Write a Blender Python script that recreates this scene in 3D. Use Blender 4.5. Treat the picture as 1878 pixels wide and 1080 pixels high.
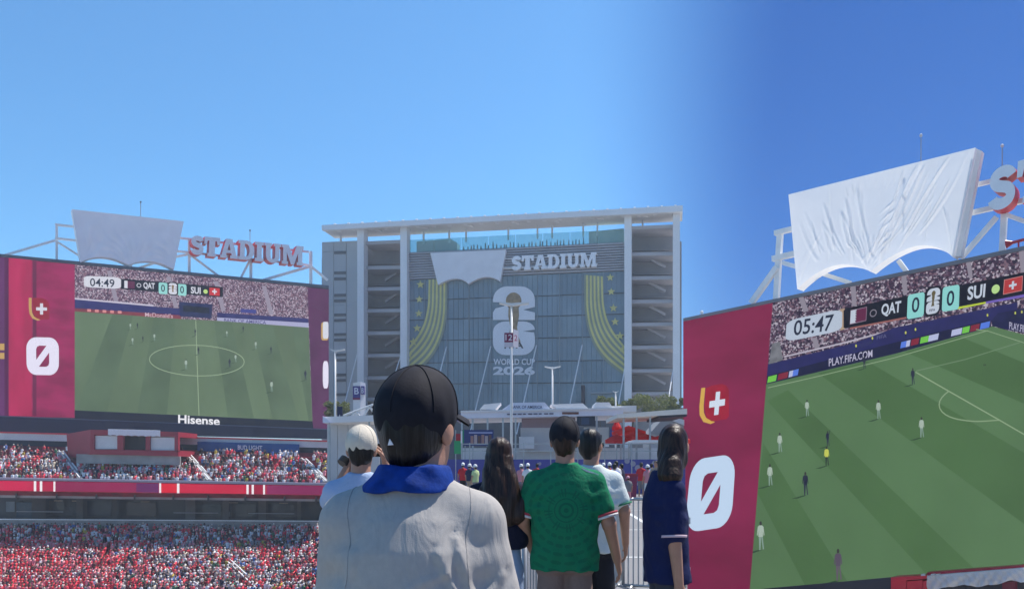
import bpy, math, random
import numpy as np
from mathutils import Vector, Matrix
from mathutils.geometry import tessellate_polygon
random.seed(7); np.random.seed(7)
R = math.radians
for o in list(bpy.data.objects): bpy.data.objects.remove(o)
SC = bpy.context.scene
COL = SC.collection
# ------------------------------------------------------------------ camera
FP = 1600.0; CX = 939.0; HY = 858.0; CH = 1.45      # focal length in photo pixels, centre column, horizon row, eye height
cd = bpy.data.cameras.new('camera'); cam = bpy.data.objects.new('camera', cd); COL.objects.link(cam)
cd.sensor_width = 36; cd.lens = FP/1878*36; cd.shift_y = (HY-540)/1878
cd.clip_start = 0.05; cd.clip_end = 6000
cam.location = (0, 0, CH); cam.rotation_euler = (R(90), 0, 0)
SC.camera = cam
# ------------------------------------------------------------------ sky and sun
SUN_EL, SUN_AZ = 60, 56         # azimuth from the view direction towards the right
w = bpy.data.worlds.new('World'); SC.world = w; w.use_nodes = True
nt = w.node_tree; nt.nodes.clear()
sky = nt.nodes.new('ShaderNodeTexSky'); sky.sky_type = 'NISHITA'; sky.sun_disc = False
sky.sun_elevation = R(SUN_EL); sky.sun_rotation = R(SUN_AZ)
sky.altitude = 0; sky.air_density = 1.0; sky.dust_density = 0.35; sky.ozone_density = 2.0
tc = nt.nodes.new('ShaderNodeTexCoord'); sx = nt.nodes.new('ShaderNodeSeparateXYZ')
nt.links.new(tc.outputs['Generated'], sx.inputs[0])
mr = nt.nodes.new('ShaderNodeMapRange'); mr.interpolation_type = 'SMOOTHSTEP'
mr.inputs['From Min'].default_value = 0.05; mr.inputs['From Max'].default_value = 0.28
nt.links.new(sx.outputs['X'], mr.inputs['Value'])
tint = nt.nodes.new('ShaderNodeMix'); tint.data_type = 'RGBA'; tint.blend_type = 'MIX'
tint.inputs[6].default_value = (0.43, 0.745, 0.92, 1); tint.inputs[7].default_value = (0.06, 0.215, 0.47, 1)
nt.links.new(mr.outputs[0], tint.inputs[0])
mul = nt.nodes.new('ShaderNodeMix'); mul.data_type = 'RGBA'; mul.blend_type = 'MULTIPLY'; mul.inputs[0].default_value = 1
nt.links.new(sky.outputs[0], mul.inputs[6]); nt.links.new(tint.outputs[2], mul.inputs[7])
bg = nt.nodes.new('ShaderNodeBackground'); bg.inputs[1].default_value = 0.15
wo = nt.nodes.new('ShaderNodeOutputWorld')
nt.links.new(mul.outputs[2], bg.inputs[0]); nt.links.new(bg.outputs[0], wo.inputs[0])
sl = bpy.data.lights.new('sun', 'SUN'); sl.energy = 4.5; sl.angle = R(0.53); sl.color = (1, 0.95, 0.88)
so = bpy.data.objects.new('sun', sl); COL.objects.link(so)
sd = Vector((math.cos(R(SUN_EL))*math.sin(R(SUN_AZ)), math.cos(R(SUN_EL))*math.cos(R(SUN_AZ)), math.sin(R(SUN_EL))))
so.rotation_euler = sd.to_track_quat('Z', 'Y').to_euler()
EXPO = 0.5
SC.view_settings.view_transform = 'Standard'; SC.view_settings.look = 'None'
SC.view_settings.exposure = EXPO; SC.view_settings.gamma = 1; SC.view_settings.use_curve_mapping = False
SC.render.engine = 'CYCLES'
# ------------------------------------------------------------------ materials
def lin(c):
    c = c/255.0
    return c/12.92 if c <= 0.04045 else ((c+0.055)/1.055)**2.4
def L3(rgb): return (lin(rgb[0]), lin(rgb[1]), lin(rgb[2]), 1)
MATS = {}
def mat(name, col, rough=0.7, metal=0.0, var=0.0, scale=4.0, bump=0.0, bscale=30.0, spec=0.4, trans=0.0):
    """plain surface: linear base colour, optional noise variation and bump"""
    if name in MATS: return MATS[name]
    m = bpy.data.materials.new(name); m.use_nodes = True; t = m.node_tree
    b = t.nodes['Principled BSDF']
    b.inputs['Base Color'].default_value = (*col[:3], 1); b.inputs['Roughness'].default_value = rough
    b.inputs['Metallic'].default_value = metal; b.inputs['Specular IOR Level'].default_value = spec
    co = t.nodes.new('ShaderNodeTexCoord')
    if var:
        n = t.nodes.new('ShaderNodeTexNoise'); n.inputs['Scale'].default_value = scale; n.inputs['Detail'].default_value = 6
        t.links.new(co.outputs['Object'], n.inputs['Vector'])
        r = t.nodes.new('ShaderNodeValToRGB')
        lo = [max(0, c*(1-var)) for c in col[:3]]; hi = [min(1, c*(1+var)) for c in col[:3]]
        r.color_ramp.elements[0].position = 0.3; r.color_ramp.elements[1].position = 0.7
        r.color_ramp.elements[0].color = (*lo, 1); r.color_ramp.elements[1].color = (*hi, 1)
        t.links.new(n.outputs['Fac'], r.inputs[0]); t.links.new(r.outputs[0], b.inputs['Base Color'])
    if bump:
        n2 = t.nodes.new('ShaderNodeTexNoise'); n2.inputs['Scale'].default_value = bscale; n2.inputs['Detail'].default_value = 4
        t.links.new(co.outputs['Object'], n2.inputs['Vector'])
        bp = t.nodes.new('ShaderNodeBump'); bp.inputs['Strength'].default_value = bump; bp.inputs['Distance'].default_value = 0.02
        t.links.new(n2.outputs['Fac'], bp.inputs['Height']); t.links.new(bp.outputs[0], b.inputs['Normal'])
    if trans:
        tr = t.nodes.new('ShaderNodeBsdfTranslucent'); tr.inputs[0].default_value = (*col[:3], 1)
        mx = t.nodes.new('ShaderNodeMixShader'); mx.inputs[0].default_value = trans
        t.links.new(b.outputs[0], mx.inputs[1]); t.links.new(tr.outputs[0], mx.inputs[2])
        t.links.new(mx.outputs[0], t.nodes['Material Output'].inputs[0])
    MATS[name] = m
    return m
EK = 2**(-EXPO)
def lit(name, rgb, var=0.0, scale=0.3, stretch=(1, 1, 1), k=1.0):
    """a lit display pixel colour given as sRGB 0-255"""
    if name in MATS: return MATS[name]
    m = bpy.data.materials.new(name); m.use_nodes = True; t = m.node_tree; t.nodes.clear()
    out = t.nodes.new('ShaderNodeOutputMaterial'); e = t.nodes.new('ShaderNodeEmission')
    c = L3(rgb); e.inputs[0].default_value = c; e.inputs[1].default_value = EK*k
    if var:
        co = t.nodes.new('ShaderNodeTexCoord'); mp = t.nodes.new('ShaderNodeMapping'); mp.inputs['Scale'].default_value = stretch
        n = t.nodes.new('ShaderNodeTexNoise'); n.inputs['Scale'].default_value = scale; n.inputs['Detail'].default_value = 4
        r = t.nodes.new('ShaderNodeValToRGB')
        r.color_ramp.elements[0].position = 0.35; r.color_ramp.elements[1].position = 0.65
        r.color_ramp.elements[0].color = tuple(v*(1-var) for v in c[:3])+(1,); r.color_ramp.elements[1].color = tuple(v*(1+var) for v in c[:3])+(1,)
        t.links.new(co.outputs['Object'], mp.inputs[0]); t.links.new(mp.outputs[0], n.inputs['Vector'])
        t.links.new(n.outputs['Fac'], r.inputs[0]); t.links.new(r.outputs[0], e.inputs[0])
    t.links.new(e.outputs[0], out.inputs[0]); MATS[name] = m
    return m
def lit_crowd(name, scale, cols):
    """display of a far crowd: little cells, each of one colour"""
    m = bpy.data.materials.new(name); m.use_nodes = True; t = m.node_tree; t.nodes.clear()
    out = t.nodes.new('ShaderNodeOutputMaterial'); e = t.nodes.new('ShaderNodeEmission'); e.inputs[1].default_value = EK
    co = t.nodes.new('ShaderNodeTexCoord'); v = t.nodes.new('ShaderNodeTexVoronoi'); v.inputs['Scale'].default_value = scale
    t.links.new(co.outputs['Object'], v.inputs['Vector'])
    s = t.nodes.new('ShaderNodeSeparateColor'); t.links.new(v.outputs['Color'], s.inputs[0])
    r = t.nodes.new('ShaderNodeValToRGB'); r.color_ramp.interpolation = 'CONSTANT'
    n = len(cols)
    while len(r.color_ramp.elements) < n: r.color_ramp.elements.new(0.5)
    for i, c in enumerate(cols):
        r.color_ramp.elements[i].position = i/n; r.color_ramp.elements[i].color = L3(c)
    t.links.new(s.outputs[0], r.inputs[0]); t.links.new(r.outputs[0], e.inputs[0]); t.links.new(e.outputs[0], out.inputs[0])
    MATS[name] = m
    return m
# ------------------------------------------------------------------ mesh builder
class MB:
    def __init__(s): s.v = []; s.f = []; s.m = []
    def poly(s, pts, mi=0):
        b = len(s.v); s.v += [tuple(p) for p in pts]; s.f.append(tuple(range(b, b+len(pts)))); s.m.append(mi)
    def prism(s, A, B, mi=0, mside=None):
        """closed solid between loop A (front) and loop B (back)"""
        ms = mi if mside is None else mside
        n = len(A); b = len(s.v); s.v += [tuple(p) for p in A]+[tuple(p) for p in B]
        if n <= 4:
            s.f.append(tuple(range(b, b+n))); s.m.append(mi); s.f.append(tuple(range(b+2*n-1, b+n-1, -1))); s.m.append(ms)
        else:
            for tr in tessellate_polygon([[Vector(p) for p in A]]):
                s.f.append(tuple(b+i for i in tr)); s.m.append(mi); s.f.append(tuple(b+n+i for i in reversed(tr))); s.m.append(ms)
        for i in range(n):
            j = (i+1) % n; s.f.append((b+j, b+i, b+n+i, b+n+j)); s.m.append(ms)
    def box(s, lo, hi, mi=0):
        x0, y0, z0 = lo; x1, y1, z1 = hi
        s.prism([(x0, y0, z0), (x1, y0, z0), (x1, y0, z1), (x0, y0, z1)], [(x0, y1, z0), (x1, y1, z0), (x1, y1, z1), (x0, y1, z1)], mi)
    def tube(s, a, b_, r, n=8, mi=0, r2=None, caps=True):
        a = Vector(a); c = Vector(b_); d = (c-a)
        if d.length < 1e-6: return
        q = d.to_track_quat('Z', 'Y'); r2 = r if r2 is None else r2; b = len(s.v)
        for k in range(n):
            t = 2*math.pi*k/n+math.pi/n; o = q @ Vector((math.cos(t), math.sin(t), 0))
            s.v.append(tuple(a+o*r)); s.v.append(tuple(c+o*r2))
        for k in range(n):
            j = (k+1) % n; s.f.append((b+2*k, b+2*j, b+2*j+1, b+2*k+1)); s.m.append(mi)
        if caps:
            s.f.append(tuple(b+2*k for k in range(n-1, -1, -1))); s.m.append(mi)
            s.f.append(tuple(b+2*k+1 for k in range(n))); s.m.append(mi)
    def path(s, pts, r, n=8, mi=0):
        for p, q in zip(pts[:-1], pts[1:]): s.tube(p, q, r, n, mi)
    def hose(s, pts, r, n=6, mi=0):
        """one continuous tube through points"""
        b = len(s.v); P = [Vector(p) for p in pts]
        for i, p in enumerate(P):
            q = (P[min(len(P)-1, i+1)]-P[max(0, i-1)]).to_track_quat('Z', 'Y')
            for k in range(n): s.v.append(tuple(p+q @ Vector((math.cos(2*math.pi*k/n), math.sin(2*math.pi*k/n), 0))*r))
        for i in range(len(P)-1):
            for k in range(n): j = (k+1) % n; s.f.append((b+i*n+k, b+i*n+j, b+(i+1)*n+j, b+(i+1)*n+k)); s.m.append(mi)
    def bar(s, a, b_, wx, wy, up=(0, 0, 1), mi=0):
        """square section bar from a to b"""
        a = Vector(a); c = Vector(b_); d = (c-a).normalized(); up = Vector(up)
        x = d.cross(up)
        if x.length < 1e-4: x = d.cross(Vector((1, 0, 0)))
        x.normalize(); y = x.cross(d)
        o = [x*wx/2*i+y*wy/2*j for i, j in ((-1, -1), (1, -1), (1, 1), (-1, 1))]
        s.prism([a+k for k in o], [c+k for k in o], mi)
    def lathe(s, prof, n=16, c=(0, 0, 0), mi=0, sy=1.0):
        b = len(s.v)
        for r, z in prof:
            for k in range(n):
                t = 2*math.pi*k/n; s.v.append((c[0]+r*math.cos(t), c[1]+r*sy*math.sin(t), c[2]+z))
        for i in range(len(prof)-1):
            for k in range(n):
                j = (k+1) % n; s.f.append((b+i*n+k, b+i*n+j, b+(i+1)*n+j, b+(i+1)*n+k)); s.m.append(mi)
        s.f.append(tuple(b+k for k in range(n-1, -1, -1))); s.m.append(mi)
        e = b+(len(prof)-1)*n; s.f.append(tuple(e+k for k in range(n))); s.m.append(mi)
    def mesh(s, name, mats, smooth=False):
        me = bpy.data.meshes.new(name); me.from_pydata(s.v, [], s.f)
        for m in (mats if isinstance(mats, (list, tuple)) else [mats]): me.materials.append(m)
        me.polygons.foreach_set('material_index', s.m)
        if smooth: me.polygons.foreach_set('use_smooth', [True]*len(s.f))
        me.update(); return me
    def build(s, name, mats, parent=None, smooth=False):
        return link(name, s.mesh(name, mats, smooth), parent)
def link(name, me, parent=None, loc=None):
    o = bpy.data.objects.new(name, me); COL.objects.link(o)
    if parent is not None: o.parent = parent
    if loc is not None: o.location = loc
    return o
def tag(o, label=None, cat=None, group=None, kind=None):
    for k, v in (('label', label), ('category', cat), ('group', group), ('kind', kind)):
        if v: o[k] = v
    return o
def copy_tree(o, parent=None):
    c = o.copy(); COL.objects.link(c); c.parent = parent
    for ch in list(o.children): copy_tree(ch, c)
    return c
# ------------------------------------------------------------------ placing
HAZE = 0.0006
EYE = Vector((0, 0, CH))
def ray(px, py): return Vector(((px-CX)/FP, 1, (HY-py)/FP))
def at(px, py, D): return EYE+ray(px, py)*D
def gnd(px, D, z=0): return Vector(((px-CX)/FP*D, D, z))
class Plane:
    """an upright plane through a point, turned by theta about the vertical"""
    def __init__(s, px, py, D, th):
        s.O = at(px, py, D); s.th = R(th)
        s.U = Vector((math.cos(s.th), math.sin(s.th), 0)); s.N = Vector((math.sin(s.th), -math.cos(s.th), 0)); s.V = Vector((0, 0, 1))
    def loc(s, px, py, off=0.0):
        r = ray(px, py); t = (s.O+s.N*off-EYE).dot(s.N)/r.dot(s.N); h = EYE+r*t-s.O
        return (h.dot(s.U), h.dot(s.V), off)
class Thing:
    """an Empty on a Plane; meshes are given in plane coordinates (u, v up, w out of the plane)"""
    def __init__(s, name, label, cat, plane, px, py, off=0.0, group=None, kind=None):
        s.P = plane; s.o = plane.loc(px, py, off)
        s.e = bpy.data.objects.new(name, None); COL.objects.link(s.e)
        s.e.location = plane.O+plane.U*s.o[0]+plane.V*s.o[1]+plane.N*s.o[2]; s.e.rotation_euler = (0, 0, plane.th)
        s.e.empty_display_size = 0.5
        tag(s.e, label, cat, group, kind)
    def l(s, uvw): return (uvw[0]-s.o[0], -(uvw[2]-s.o[2]), uvw[1]-s.o[1])
    def p(s, px, py, off=0.0): return s.l(s.P.loc(px, py, off))
    def pw(s, px, py, off, w):
        """the pixel is traced at depth off, the point then moved to depth w"""
        u, v, _ = s.P.loc(px, py, off); return s.l((u, v, w))
    def slab(s, mb, pts, w0, w1, mi=0, mside=None):
        mb.prism([s.pw(x, y, w1, w1) for x, y in pts], [s.pw(x, y, w1, w0) for x, y in pts], mi, mside)
    def part(s, name, pts, w0, w1, mats, parent=None, mside=None):
        mb = MB(); s.slab(mb, pts, w0, w1, 0, mside); return mb.build(name, mats, parent or s.e)
    def sheet(s, name, pts, w_, mats, parent=None):
        mb = MB(); P = [s.p(x, y, w_) for x, y in pts]
        if len(P) <= 4: mb.poly(P)
        else:
            b = 0; mb.v = [tuple(p) for p in P]
            for t in tessellate_polygon([[Vector((x, -y, 0)) for x, y in pts]]): mb.f.append(tuple(t)); mb.m.append(0)
        return mb.build(name, mats, parent or s.e)
    def plate(s, name, shape, fmap, w0, w1, mats, parent=None, mside=None):
        """a flat shape (verts 2D, tris, boundary edges) mapped by fmap to pixels, w0..w1 thick"""
        V, F, B = shape; mb = MB(); px = [fmap(*v) for v in V]
        n = len(V); ms = 0 if mside is None else mside
        mb.v = [s.pw(x, y, w1, w1) for x, y in px]
        for f in F: mb.f.append(tuple(f)); mb.m.append(0)
        if w0 is not None:
            mb.v += [s.pw(x, y, w1, w0) for x, y in px]
            for f in F: mb.f.append(tuple(n+i for i in reversed(f))); mb.m.append(ms)
            for i, j in B: mb.f.append((j, i, n+i, n+j)); mb.m.append(ms)
        return mb.build(name, mats, parent or s.e)
def world_thing(name, label, cat, loc, rz=0, group=None, kind=None):
    e = bpy.data.objects.new(name, None); COL.objects.link(e); e.location = loc; e.rotation_euler = (0, 0, rz)
    e.empty_display_size = 0.5
    return tag(e, label, cat, group, kind)
# ------------------------------------------------------------------ flat shapes
def shape(outer, holes=()):
    loops = [list(outer)]+[list(h) for h in holes]
    V = [p for l in loops for p in l]
    T = tessellate_polygon([[Vector((x, y, 0)) for x, y in l] for l in loops])
    F = []
    for a, b, c in T:
        (x0, y0), (x1, y1), (x2, y2) = V[a], V[b], V[c]
        F.append((a, b, c) if (x1-x0)*(y2-y0)-(x2-x0)*(y1-y0) > 0 else (a, c, b))
    B = []; k = 0
    for l in loops:
        for i in range(len(l)): B.append((k+i, k+(i+1) % len(l)))
        k += len(l)
    return V, F, B
def rrect(x0, y0, x1, y1, r, n=5):
    P = []
    for cx, cy, a in ((x1-r, y1-r, 0), (x0+r, y1-r, 90), (x0+r, y0+r, 180), (x1-r, y0+r, 270)):
        for k in range(n+1):
            t = R(a+90*k/n); P.append((cx+r*math.cos(t), cy+r*math.sin(t)))
    return P
def text_shape(txt, offset=0.0, res=3):
    c = bpy.data.curves.new('lettering', 'FONT'); c.body = txt; c.offset = offset; c.resolution_u = res; c.fill_mode = 'FRONT'
    o = bpy.data.objects.new('lettering', c); me = o.to_mesh()
    V = [(v.co.x, v.co.y) for v in me.vertices]; F = [tuple(p.vertices) for p in me.polygons]
    cnt = {}
    for f in F:
        for i in range(len(f)):
            e = (f[i], f[(i+1) % len(f)]); k = tuple(sorted(e)); cnt.setdefault(k, []).append(e)
    B = [e[0] for e in cnt.values() if len(e) == 1]
    o.to_mesh_clear(); bpy.data.objects.remove(o); bpy.data.curves.remove(c)
    x0 = min(v[0] for v in V); x1 = max(v[0] for v in V); y0 = min(v[1] for v in V); y1 = max(v[1] for v in V)
    return [((x-x0)/(x1-x0), (y-y0)/(y1-y0)) for x, y in V], F, B
def quad_map(tl, tr, br, bl, x1=1.0):
    """unit square (0,0 bottom left) to a pixel quadrilateral"""
    def f(u, v):
        u = u/x1
        return (bl[0]*(1-u)*(1-v)+br[0]*u*(1-v)+tr[0]*u*v+tl[0]*(1-u)*v, bl[1]*(1-u)*(1-v)+br[1]*u*(1-v)+tr[1]*u*v+tl[1]*(1-u)*v)
    return f
def stroke(pts, wd):
    """outline of a thick polyline"""
    A = []; B = []
    for i, (x, y) in enumerate(pts):
        p = pts[max(0, i-1)]; q = pts[min(len(pts)-1, i+1)]; dx, dy = q[0]-p[0], q[1]-p[1]; l = math.hypot(dx, dy) or 1
        wi = wd[i] if isinstance(wd, (list, tuple)) else wd
        A.append((x-dy/l*wi/2, y+dx/l*wi/2)); B.append((x+dy/l*wi/2, y-dx/l*wi/2))
    return B+A[::-1]
# slab letters of the roof sign: outline, holes, advance
def arc(cx, cy, rx, ry, a0, a1, n=10): return [(cx+rx*math.cos(R(a0+(a1-a0)*k/n)), cy+ry*math.sin(R(a0+(a1-a0)*k/n))) for k in range(n+1)]
SLAB = {}
sp = arc(.46, .735, .27, .165, 5, 180, 10)+arc(.46, .735, .27, .2, 190, 255, 5)+arc(.46, .29, .28, .22, 75, -20, 7)+arc(.46, .265, .28, .165, -30, -175, 10)
sp = [(.46+(x-.46)*.93, .5+(y-.5)*.925) for x, y in sp]
SLAB['S'] = (stroke(sp, .265), [], .87)
SLAB['T'] = ([(.22, 0), (.74, 0), (.74, .16), (.66, .16), (.66, .80), (.76, .80), (.80, .62), (.96, .62), (.96, 1), (0, 1), (0, .62), (.16, .62), (.20, .80), (.30, .80), (.30, .16), (.22, .16)], [], .99)
SLAB['A'] = ([(0, 0), (.42, 0), (.42, .15), (.34, .15), (.37, .26), (.66, .26), (.69, .15), (.60, .15), (.60, 0), (1.06, 0), (1.06, .15), (.98, .15), (.70, 1), (.33, 1), (.08, .15), (0, .15)], [[(.42, .41), (.515, .74), (.61, .41)]], 1.08)
SLAB['D'] = ([(0, 0), (.5, 0)]+arc(.5, .5, .46, .5, -85, 85, 12)+[(.5, 1), (0, 1), (0, .84), (.1, .84), (.1, .16), (0, .16)], [[(.38, .17), (.38, .83), (.5, .83)]+arc(.5, .5, .17, .32, 85, -85, 8)+[(.5, .17)]], 1.0)
SLAB['I'] = ([(0, 0), (.52, 0), (.52, .16), (.41, .16), (.41, .84), (.52, .84), (.52, 1), (0, 1), (0, .84), (.11, .84), (.11, .16), (0, .16)], [], .56)
SLAB['U'] = ([(0, 1), (0, .85), (.1, .85), (.1, .38)]+arc(.51, .36, .41, .37, 180, 360, 12)+[(.92, .38), (.92, .85), (1.02, .85), (1.02, 1), (.58, 1), (.58, .85), (.66, .85), (.66, .36)]+arc(.52, .34, .14, .16, 0, -180, 6)+[(.38, .36), (.38, .85), (.46, .85), (.46, 1)], [], 1.06)
SLAB['M'] = ([(0, 0), (.38, 0), (.38, .15), (.3, .15), (.3, .62), (.55, 0), (.73, 0), (.98, .62), (.98, .15), (.9, .15), (.9, 0), (1.32, 0), (1.32, .15), (1.24, .15), (1.24, .85), (1.32, .85), (1.32, 1), (.9, 1), (.66, .42), (.42, 1), (0, 1), (0, .85), (.08, .85), (.08, .15), (0, .15)], [], 1.34)
def slab_word(word):
    x = 0; out = []
    for ch in word:
        o, h, a = SLAB[ch]; mv = lambda l: [(px+x, py) for px, py in l]
        out.append((ch, shape(mv(o), [mv(i) for i in h]))); x += a
    return out, x-0.02
# ================================================================== ground: a plaza between two sunken bowls
def asphalt():
    m = bpy.data.materials.new('plaza_asphalt'); m.use_nodes = True; t = m.node_tree; b = t.nodes['Principled BSDF']
    co = t.nodes.new('ShaderNodeTexCoord'); n = t.nodes.new('ShaderNodeTexNoise'); n.inputs['Scale'].default_value = 0.35; n.inputs['Detail'].default_value = 8
    n2 = t.nodes.new('ShaderNodeTexNoise'); n2.inputs['Scale'].default_value = 60; n2.inputs['Detail'].default_value = 3
    r = t.nodes.new('ShaderNodeValToRGB'); r.color_ramp.elements[0].color = (.23,.225,.225,1); r.color_ramp.elements[1].color = (.36,.35,.345,1)
    mx = t.nodes.new('ShaderNodeMix'); mx.data_type = 'RGBA'; mx.blend_type = 'MULTIPLY'; mx.inputs[0].default_value = .5
    t.links.new(co.outputs['Object'], n.inputs['Vector']); t.links.new(co.outputs['Object'], n2.inputs['Vector'])
    t.links.new(n.outputs['Fac'], r.inputs[0]); t.links.new(r.outputs[0], mx.inputs[6]); t.links.new(n2.outputs['Color'], mx.inputs[7])
    t.links.new(mx.outputs[2], b.inputs['Base Color']); b.inputs['Roughness'].default_value = .9
    return m
XL = (603-CX)/FP; XR = (1253-CX)/FP
M_CONC = mat('concrete', (.33, .32, .31), .85, var=.2, scale=.6, bump=.2)
mb = MB()
edge = [(-60, -40), (60, -40), (60, 9.3), (XR*9.3+.05, 9.3), (XR*190, 190), (XR*190, 262), (XL*190, 262), (XL*190, 190), (XL*168, 168), (-10, 142), (-10, 84), (XL*66, 66), (XL*9.3-.05, 9.3), (-60, 9.3)]
mb.prism([(x, y, 0) for x, y in edge], [(x, y, -40) for x, y in edge], 0, 1)
tag(mb.build('plaza_ground', [asphalt(), M_CONC]), kind='structure')
mb = MB(); mb.poly([(-3000, -600, -30), (3000, -600, -30), (3000, 4000, -30), (-3000, 4000, -30)])
tag(mb.build('bowl_floor', mat('bowl_floor', (.36, .35, .33), .9, var=.2, scale=.05)), kind='structure')
mb = MB()       # painted parking lines on the plaza
for D, x0, x1 in ((20.5, -2.2, 4.0), (14.2, -1.0, 2.7), (30, -3.0, 5.6)):
    mb.poly([(x0, D-.06, .005), (x1, D-.06, .005), (x1, D+.06, .005), (x0, D+.06, .005)])
for x in (-1.6, .9, 3.4):
    mb.poly([(x-.06, 20.6, .0055), (x+.06, 20.6, .0055), (x+.5, 30, .0055), (x+.38, 30, .0055)])
tag(mb.build('painted_line', mat('line_paint', (.7, .7, .68), .7, var=.15, scale=5)), kind='structure')
# ================================================================== shared board pieces
M_WSTEEL = mat('white_steel', (.86, .86, .85), .45, var=.06, scale=1.5)
M_SIGNFACE = mat('sign_white_face', (.84, .85, .88), .5, var=.05, scale=.8)
M_SIGNRED = mat('sign_red_side', (.68, .025, .05), .45, var=.15, scale=1)
M_BEZEL = mat('board_bezel', (.075, .085, .105), .5, var=.2, scale=.5)
M_DARK = mat('dark_steel', (.03, .032, .04), .6)
def zero_shape():
    return shape(rrect(0, 0, 1, 1, .30, 7), [[(.30, .40), (.30, .68), (.33, .75), (.40, .78), (.62, .78)], [(.38, .22), (.60, .22), (.67, .25), (.70, .32), (.70, .60)]])
def emblem_shapes():
    """the stacked 2 over 6 mark: two rounded blocks with notches, in the unit square"""
    two = [(0, .51), (1, .51), (1, .62), (.72, .66), (1, .70)]+arc(.66, .80, .34, .2, 0, 90, 6)+arc(.34, .80, .34, .2, 90, 180, 6)+[(0, .77), (.34, .76), (.26, .71), (.06, .68), (0, .62)]
    six = arc(.3, .18, .3, .18, 180, 270, 6)+arc(.7, .18, .3, .18, 270, 360, 6)+[(1, .26), (.98, .33), (.72, .345), (1, .37)]+arc(.72, .37, .28, .12, 0, 90, 5)+arc(.3, .34, .3, .15, 90, 180, 5)
    return shape(two), shape(six)
TROPHY = shape(arc(.5, .80, .19, .105, -50, 230, 16)+[(.37, .62), (.42, .48), (.38, .36), (.33, .30), (.67, .30), (.62, .36), (.58, .48), (.63, .62)])
CROSS = shape([(.36, 0), (.64, 0), (.64, .36), (1, .36), (1, .64), (.64, .64), (.64, 1), (.36, 1), (.36, .64), (0, .64), (0, .36), (.36, .36)])
STAR = shape([((.5 if k % 2 == 0 else .21)*math.sin(math.pi*k/5)+.5, (.5 if k % 2 == 0 else .21)*math.cos(math.pi*k/5)+.5) for k in range(10)][::-1])
DISC = shape([(.5+.5*math.cos(2*math.pi*k/20), .5+.5*math.sin(2*math.pi*k/20)) for k in range(20)])
RING = shape([(.5+.5*math.cos(2*math.pi*k/20), .5+.5*math.sin(2*math.pi*k/20)) for k in range(20)], [[(.5+.36*math.cos(2*math.pi*k/20), .5+.36*math.sin(2*math.pi*k/20)) for k in range(20)]])
LPAL = dict(white=(214, 216, 228), navyink=(28, 36, 60), bar=(18, 20, 38), teal=(150, 215, 212), maroon=(92, 36, 72), swiss=(196, 44, 52), gold=(196, 160, 92), lime=(190, 222, 130))
def L_(n, dim=1.0):
    c = LPAL[n]; return lit('display_'+n+('' if dim == 1 else '_dim'), tuple(v*dim for v in c))
def box_map(x0, y0, x1, y1, sl, skew=0.0):
    """pixel box whose horizontals slope by sl; y given at x0"""
    return quad_map((x0+skew, y0), (x1+skew, y0+(x1-x0)*sl), (x1, y1+(x1-x0)*sl), (x0, y1))
UNIT = shape([(0, 0), (1, 0), (1, 1), (0, 1)])
PILL = shape(rrect(0, 0, 1, 1, .2, 4))
def player(T, par, x, y, h, kit, w_, lean=0.1, arm=0):
    """a tiny footballer in the broadcast picture, feet at (x, y)"""
    s = h; top = {'w': (164, 180, 168), 'd': (34, 38, 60), 'y': (190, 196, 84), 'm': (84, 74, 92)}[kit]
    low = {'w': (128, 152, 142), 'd': (40, 44, 66), 'y': (30, 40, 44), 'm': (96, 84, 100)}[kit]
    mb = MB()
    def q(pts, mi):
        b = len(mb.v); mb.v += [T.p(x+a*s*.66, y-c*s*.94, w_) for a, c in pts]; mb.f.append(tuple(range(b, b+len(pts)))); mb.m.append(mi)
    q([(-.07, 0), (-.01, 0), (.03, .46), (-.09, .46)], 1)
    q([(.05+lean*.5, .02), (.11+lean*.5, .03), (.10, .46), (.035, .46)], 1)
    q([(-.11, .46), (.11, .46), (.13, .82), (.07, .86), (-.07, .86), (-.13, .82)], 0)
    q([(-.05, .87), (.05, .87), (.06, .95), (.03, 1), (-.03, 1), (-.06, .95)], 2)
    q([(-.19, .52), (-.15, .50), (-.10, .80), (-.14, .82)], 0)
    q([(.15, .5), (.19, .52), (.14, .82), (.10, .80)] if not arm else [(.10, .80), (.14, .76), (.24, 1.05), (.20, 1.07)], 0)
    b = len(mb.v); mb.v += [T.p(x+a*s, y-c*s, w_-.004) for a, c in ((-.55, -.13), (-.1, 0), (.05, 0), (-.3, -.12))]; mb.f.append(tuple(range(b, b+4))); mb.m.append(3)
    return mb.build('player_image', [lit('kit_'+kit, top), lit('shorts_'+kit, low), lit('player_head', (52, 48, 52)), lit('player_shadow', (40, 66, 46))], par)
def strip(T, par, name, pts, wd, w_, m, closed=False):
    """a thin painted line through pixel points"""
    mb = MB(); o = stroke(pts, wd); n = len(o)//2
    A = o[:n]; B = o[n:][::-1]
    mb.v = [T.p(x, y, w_) for x, y in A]+[T.p(x, y, w_) for x, y in B]
    for i in range(n-1): mb.f.append((i, i+1, n+i+1, n+i)); mb.m.append(0)
    return mb.build(name, m, par)
def score_bar(T, par, w_, dw, q, clock, items):
    pass
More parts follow.
